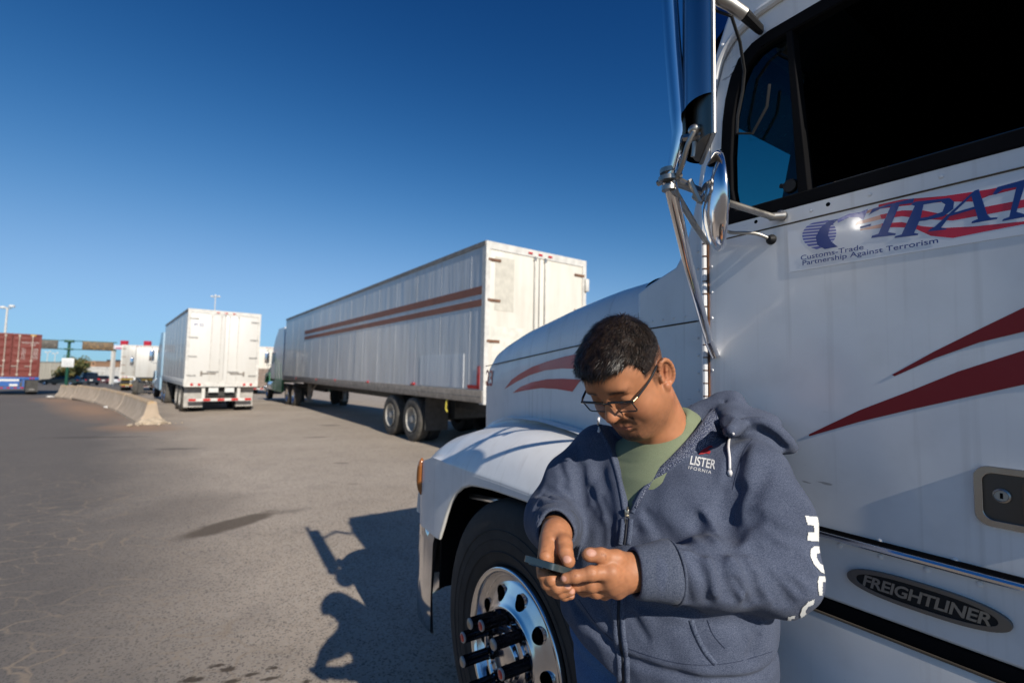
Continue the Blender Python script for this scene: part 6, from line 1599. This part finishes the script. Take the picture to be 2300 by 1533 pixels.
gs.cap(LWR+(LEL-LWR)*.10, LWR+wr_l*.08, .0385, .0385, .004, 'sub'); gs.cap(RWR+(REL-RWR)*.08, RWR+wr_r*.08, .0365, .0365, .004, 'sub')
sp, sf_ = gs.mesh(2)
vc_ = np.ones((len(sp), 3))
def proj_px(P):
    q = (P-np.array((0,0,CAM_H)))@np.array(_CR); return 1150+1080*q[:,0]/-q[:,2], 766.5-1080*q[:,1]/-q[:,2]
m_hood = fabric('navy_heather_fleece', (.040,.051,.086), (.105,.122,.172), 420, .35, .95, (1,1,2.4), vcol=True, big=.22)
hoodie = np_mesh('hooded_sweatshirt', sp, sf_, m_hood, person, ORG, {'Col': vc_})
bvh = BVHTree.FromPolygons([tuple(v) for v in sp], [tuple(int(i) for i in f) for f in sf_])
def drape(px, py, off=.001):
    o = Vector((0,0,CAM_H)); d = (_CR @ Vector(((px-1150)/1080, -(py-766.5)/1080, -1))).normalized()
    h_, n_, i_, dist = bvh.ray_cast(o, d)
    if h_ is None: q = HH(px, py); return Vector(q)-d*off
    if n_.dot(d) > 0: n_ = -n_
    return h_+n_*off
m_rib = fabric('rib_knit', (.040,.050,.080), (.095,.110,.150), 500, .3)
m_seam = simple('dark_seam', (.018,.026,.055), .9, var=.2)
# ribbed cuffs
def cuff(nm, a, b, r0, r1, n=72, ribs=36):
    a, b = Vector(a), Vector(b); t_ = (b-a).normalized(); u_ = t_.orthogonal().normalized(); v_ = t_.cross(u_); c = MB(ORG); secs = []
    prof = [(0,0),(.04,.004),(.25,.0035),(.55,.001),(.85,.001),(.97,.0),(1.0,-.003),(.97,-.006),(.6,-.007)]
    for s_, dr in prof:
        r_ = r0+(r1-r0)*s_; secs.append([a+t_*((b-a).length*s_)+(u_*math.cos(2*PI*k/n)+v_*math.sin(2*PI*k/n))*(r_+dr+(.0007 if k % 2 else 0)+.0022*math.sin(3*2*PI*k/n+s_*2)) for k in range(n)])
    c.loft(secs, caps=False); return c.build(nm, m_rib, hoodie, 180)
cuff('cuff', LWR-wr_l*.075, LWR-wr_l*.002, .0500, .0415); cuff('cuff', RWR-wr_r*.065, RWR-wr_r*.006, .0445, .0385)
c = MB(ORG); cr_ = LWR-wr_l*.076; u_ = Vector(wr_l).orthogonal().normalized(); v_ = Vector(wr_l).cross(u_)
c.tube([Vector(cr_)+(u_*math.cos(a)+v_*math.sin(a))*.0535 for a in np.linspace(0, 2*PI, 33)[:-1]], .0028, 6, closed=True); c.build('cuff_seam', m_rib, hoodie, 180)
# zip: dark gap, plackets, slider
zl = [(1408,1165),(1405,1200),(1402,1222)]; zl2 = [(1391,1338),(1389,1380),(1392,1430),(1399,1480),(1400,1533),(1399,1590)]
def ribbon(pts, w, off, nm, mat, par=None, n=6, thick=.0016):
    q = smoothpoly([(a, b) for a, b in pts], n); c = MB(ORG); secs = []
    for i, p in enumerate(q):
        t_ = (q[min(i+1, len(q)-1)]-q[max(i-1, 0)]).normalized(); m_ = Vector((-t_.y, t_.x))
        L_ = drape(p.x-m_.x*w, p.y-m_.y*w, off); C_ = drape(p.x, p.y, off+thick); R_2 = drape(p.x+m_.x*w, p.y+m_.y*w, off)
        L0 = drape(p.x-m_.x*(w+.6), p.y-m_.y*(w+.6), -.003); R0 = drape(p.x+m_.x*(w+.6), p.y+m_.y*(w+.6), -.003)
        secs.append([L0, L_, C_, R_2, R0])
    c.loft(secs, closed=False); return c.build(nm, mat, par or hoodie, 180)
m_zip = simple('zip_tape', (.006,.008,.016), .7)
m_plk = fabric('placket_knit', (.038,.048,.082), (.105,.125,.175), 420, .3)
for seg in (zl, zl2):
    ribbon(seg, 2.4, .0012, 'zip_tape', m_zip, thick=.0)
    ribbon([(a-9, b) for a, b in seg], 5.5, .0016, 'zip_placket', m_plk, thick=.0035); ribbon([(a+9, b) for a, b in seg], 5.5, .0016, 'zip_placket', m_plk, thick=.0035)
ribbon([(1403,1150),(1396,1105),(1386,1060),(1370,1008),(1352,970),(1347,955)], 5.5, .0012, 'zip_placket', m_plk, thick=.003)
ribbon([(1420,1150),(1440,1108),(1470,1075),(1528,1034),(1596,995),(1634,972)], 5.0, .0012, 'zip_placket', m_plk, thick=.003)
c = MB(ORG); a0 = drape(1408,1152,.006); c.bbox(a0.x-.0045, a0.x+.0045, a0.y-.003, a0.y+.003, a0.z-.008, a0.z+.006, .001); c.tube([a0+Vector((0,-.003,.004)), a0+Vector((.001,-.006,.012))], .0022, 6)
pr_ = [a0+Vector((x, -.005, z)) for x, z in ((-.0042,-.008),(.0042,-.008),(.0042,-.026),(-.0042,-.026))]; c.tube(pr_, .0012, 6, closed=True); c.build('zip_slider', metalmat('worn_zip_metal', (.55,.52,.45), .3), hoodie, 40)
t = NT('fleece_lining'); vv_ = t.voro(330); t.set(col=t.mix(t.ramp(vv_, [(.15, 1), (.55, 0)]), (.05,.062,.11), (.27,.29,.36)), rough=.95); t.bump(vv_, .9, .004); m_fleece = t.m
lin_o = [(1430,1142),(1452,1104),(1482,1072),(1538,1032),(1590,1002),(1626,978)]; lin_i = [(1422,1130),(1444,1092),(1474,1056),(1526,1008),(1570,962),(1604,915)]
c = MB(ORG); secs = []
for (a, b), (a2, b2) in zip(smoothpoly(lin_o, 5), smoothpoly(lin_i, 5)):
    P0 = drape(a, b, .002); P1 = Vector(A_(a2, b2, (P0.y+.012))); Pm = (P0+P1)/2+Vector((0,-.006,0)); secs.append([P0, Pm, P1, P1+Vector((0,.02,-.004))])
c.loft(secs, closed=False); c.build('fleece_lining', m_fleece, hoodie, 180)
# seams
for pts in (((1690,985),(1672,1010),(1655,1060),(1645,1100)), ((1300,1345),(1340,1400),(1390,1445),(1480,1478),(1560,1492),(1650,1486),(1734,1462))):
    ribbon(pts, .7, .0006, 'stitched_seam', m_seam, thick=.0003)
ribbon([(1552,1391),(1562,1420),(1582,1460),(1607,1490)], 6.0, .0010, 'pocket_edge', m_plk, thick=.0025)
ribbon([(1589,1392),(1602,1425),(1628,1455)], .8, .0008, 'pocket_seam', m_seam, thick=.0003)
ribbon([(1305,1225),(1300,1238),(1296,1255)], 3.0, .0010, 'pocket_edge', m_plk, thick=.002)
# drawstrings
m_cord = simple('white_cord', (.62,.60,.60), .8, bump=.3, bsc=400)
for pts in (((1645,972),(1640,985),(1637,1005),(1637,1030),(1638,1055)), ((1345,938),(1344,946),(1344,956),(1346,966))):
    q = [drape(a, b, .0045) for a, b in pts]; c = MB(ORG); c.tube(smoothpoly(q, 4), .0028, 8); cd = c.build('drawstring', m_cord, hoodie, 180)
    c = MB(ORG); c.tube([q[-1]-Vector((0,0,.001)), q[-1]+Vector((0,-.001,-.006)), q[-1]+Vector((0,-.001,-.013))], [.0034,.0050,.0036], 10); c.build('cord_tip', m_cord, cd, 180)
# lettering sewn on the chest and down the sleeve
def draped_text(body, x0, y0, x1, y1, hpx, nm, mat, flip=1, **k):
    vs, fs, (a0_, a1_, b0, b1) = text_mesh(body, **k); L_ = math.hypot(x1-x0, y1-y0); ux, uy = (x1-x0)/L_, (y1-y0)/L_; vx, vy = uy*flip, -ux*flip
    me_v = []
    for v in vs:
        s_ = (v.x-a0_)/(a1_-a0_)*L_; t_ = (v.y-b0)/(b1-b0)*hpx; me_v.append(drape(x0+ux*s_+vx*t_, y0+uy*s_+vy*t_, .0014))
    c = MB(ORG); c.add(me_v, fs); return c.build(nm, mat, hoodie, None)
m_thr = simple('white_embroidery', (.60,.60,.60), .8, bump=.3, bsc=600); m_rthr = simple('red_embroidery', (.30,.012,.018), .8)
draped_text('LISTER', 1549, 1043, 1606, 1054, 21, 'chest_lettering', m_thr, bold=.02)
draped_text('IFORNIA', 1546, 1053, 1597, 1064, 7, 'chest_lettering', m_thr, spacing=1.3)
c = MB(ORG); pts = [(1569,1021),(1574,1013),(1580,1008),(1586,1003),(1598,1001),(1602,1005),(1594,1006),(1590,1010),(1597,1014),(1594,1020),(1585,1018),(1580,1020)]
c.add([drape(a, b, .0016) for a, b in pts], [tuple(range(len(pts)))]); c.build('chest_mark', m_rthr, hoodie, None)
m_print = simple('white_print', (.66,.66,.64), .7, bump=.2, bsc=300)
def cast(px, py):
    d = (_CR @ Vector(((px-1150)/1080, -(py-766.5)/1080, -1))).normalized(); return bvh.ray_cast(Vector((0,0,CAM_H)), d)[0] is not None
def edge_x(py):
    x = 1900.0
    while x > 1700 and not cast(x, py): x -= 1.0
    return x
def edge_y(px):
    y = 1440.0
    while y > 1250 and not cast(px, y): y -= 1.0
    return y
def pin(x, y, poly):
    c_ = False; n = len(poly)
    for i in range(n):
        x1, y1 = poly[i]; x2, y2 = poly[(i+1) % n]
        if (y1 > y) != (y2 > y) and x < (x2-x1)*(y-y1)/(y2-y1)+x1: c_ = not c_
    return c_
def sleeve_letter(poly, hole=(), under=False):
    """white print on the outer sleeve; (inset from the sleeve's outer edge, height) coordinates"""
    key, vs, fs = {}, [], []
    xs0, xs1 = min(p[0] for p in poly), max(p[0] for p in poly); ys0, ys1 = min(p[1] for p in poly), max(p[1] for p in poly); st = 1.25; ec = {}
    def vid(i, j):
        if (i, j) not in key:
            a, b = xs0+i*st, ys0+j*st
            if under:
                k = round(a); ec.setdefault(k, edge_y(k)); q = drape(a, ec[k]-1.5-b, .0014)
            else:
                k = round(b); ec.setdefault(k, edge_x(k)); q = drape(ec[k]-1.5-a, b, .0014)
            key[(i, j)] = len(vs); vs.append(q)
        return key[(i, j)]
    for i in range(int((xs1-xs0)/st)+1):
        for j in range(int((ys1-ys0)/st)+1):
            x, y = xs0+(i+.5)*st, ys0+(j+.5)*st
            if pin(x, y, poly) and not (hole and pin(x, y, hole)): fs.append((vid(i, j), vid(i+1, j), vid(i+1, j+1), vid(i, j+1)))
    fs = [f for f in fs if max((vs[a]-vs[b]).length for a in f for b in f) < .02]
    c = MB(ORG); c.add(vs, fs); c.build('sleeve_letter', m_print, hoodie, None)
sleeve_letter([(0,1160),(27,1158),(25,1178),(11,1179),(10,1194),(24,1194),(25,1213),(0,1215)])
sleeve_letter([(0,1226),(10,1226),(19,1233),(23,1248),(19,1266),(8,1283),(0,1287)], [(0,1241),(8,1243),(10,1252),(6,1264),(0,1268)])
sleeve_letter([(0,1293),(13,1293),(17,1305),(16,1322),(11,1336),(4,1336),(7,1318),(6,1306),(0,1305)])
sleeve_letter([(1796,8),(1801,20),(1815,26),(1828,22),(1826,12),(1815,15),(1808,10),(1810,1),(1799,0)], under=True)
sleeve_letter([(1768,0),(1770,9),(1785,10),(1784,4),(1777,4),(1776,0)], under=True)
# jeans and shoes
gj = Grid((.08,.80,.04), (.70,1.50,1.05), .007)
gj.op((.1,.8,.80), (.68,1.5,1.03), lambda x, y, z: np.maximum(torsod(x, y, z, -.014), z-F32(1.03)).astype(F32), .01)
for h_, k_, f_ in ((hipL, kneeL, footL), (hipR, kneeR, footR)): gj.chain([h_-[0,0,.02], k_, f_+[0,0,.10]], [.118,.082,.072], .03)
gj.ell((T0[0], T0[1], .86), (.19,.15,.12), .03, 'add', np.array(Matrix.Rotation(-YAW, 3, 'Z')))
for k in range(14):
    z_ = .12+.05*k; s_ = 1 if k % 2 else -1; q = (footL if k % 3 else footR)+[0,0,z_]; gj.fold([q+Lv*.07*s_+Fv*.05, q+Fv*.09+[0,0,.02], q-Lv*.06*s_+Fv*.05], .004, .012)
jp, jf = gj.mesh(2)
m_jean = fabric('blue_denim', (.018,.070,.19), (.05,.135,.31), 600, .4, .85, (1,1,.5))
jeans = np_mesh('jeans', jp, jf, m_jean, person, ORG)
m_shoe = simple('black_leather_shoe', (.02,.018,.016), .5, bump=.2); m_sole = simple('rubber_sole', (.10,.09,.08), .8)
for f_ in (footL, footR):
    g_ = Grid(f_-np.array((.25,.25,.01)), f_+np.array((.25,.25,.16)), .006); g_.cap(f_+[0,0,.05]-Fv*.04, f_+[0,0,.045]+Fv*.15, .048, .045, .02); g_.cap(f_+[0,0,.06], f_+[0,0,.11]-Fv*.02, .05, .048, .03); g_.op(f_-.25, f_+.25, lambda x, y, z: (F32(.022)-z)+x*0+y*0, .004, 'int')
    p_, q_ = g_.mesh(1); sh_ = np_mesh('shoe', p_, q_, m_shoe, person, ORG)
    c = MB(ORG); n_ = 28; prof = [(Fv*(.055+.145*math.cos(a))+Lv*.053*math.sin(a)) for a in np.linspace(0, 2*PI, n_+1)[:-1]]; c.loft([[f_+p+[0,0,z_] for p in prof] for z_ in (.0, .026)]); c.build('sole', m_sole, sh_, 40)
# phone in his hands: a thing of its own
E1, FLc = Vector(A_(1241,1264,.830)), Vector(A_(1183,1247,.885)); E2 = Vector(A_(1300,1281,.870)); lx = (E2-E1).normalized(); wx = FLc-E1; wx = (wx-lx*wx.dot(lx)).normalized(); nz_ = lx.cross(wx).normalized(); nz_ = -nz_ if nz_.z < 0 else nz_; mid = E1+lx*.075+wx*.036
phone = empty('smartphone', tuple(mid), 0, 'dark smartphone in a grey case held in both of the man\'s hands', 'phone')
Lp_ = .150; base = E1
def PB(nm, l0, l1, w0, w1, h0, h1, r_, mat, bev=.0):
    c = MB(mid); c.prism(roundrect(l0, l1, w0, w1, r_, 6), lambda a, b, d: base+lx*a+wx*b+nz_*d, h0, h1); return c.build(nm, mat, phone, 40, bevel=bev)
PB('phone_case', 0, Lp_, 0, .073, -.0105, .0, .010, simple('grey_green_case', (.030,.045,.050), .3, coat=.5), .0016)
PB('screen', .003, Lp_-.003, .003, .070, .0002, .0008, .008, m_glassdark)
PB('side_button', .050, .075, -.0008, .001, -.0065, -.0035, .0008, m_steel)
PB('camera_bump', .008, .04, .03, .065, -.0125, -.0106, .004, m_glassdark)
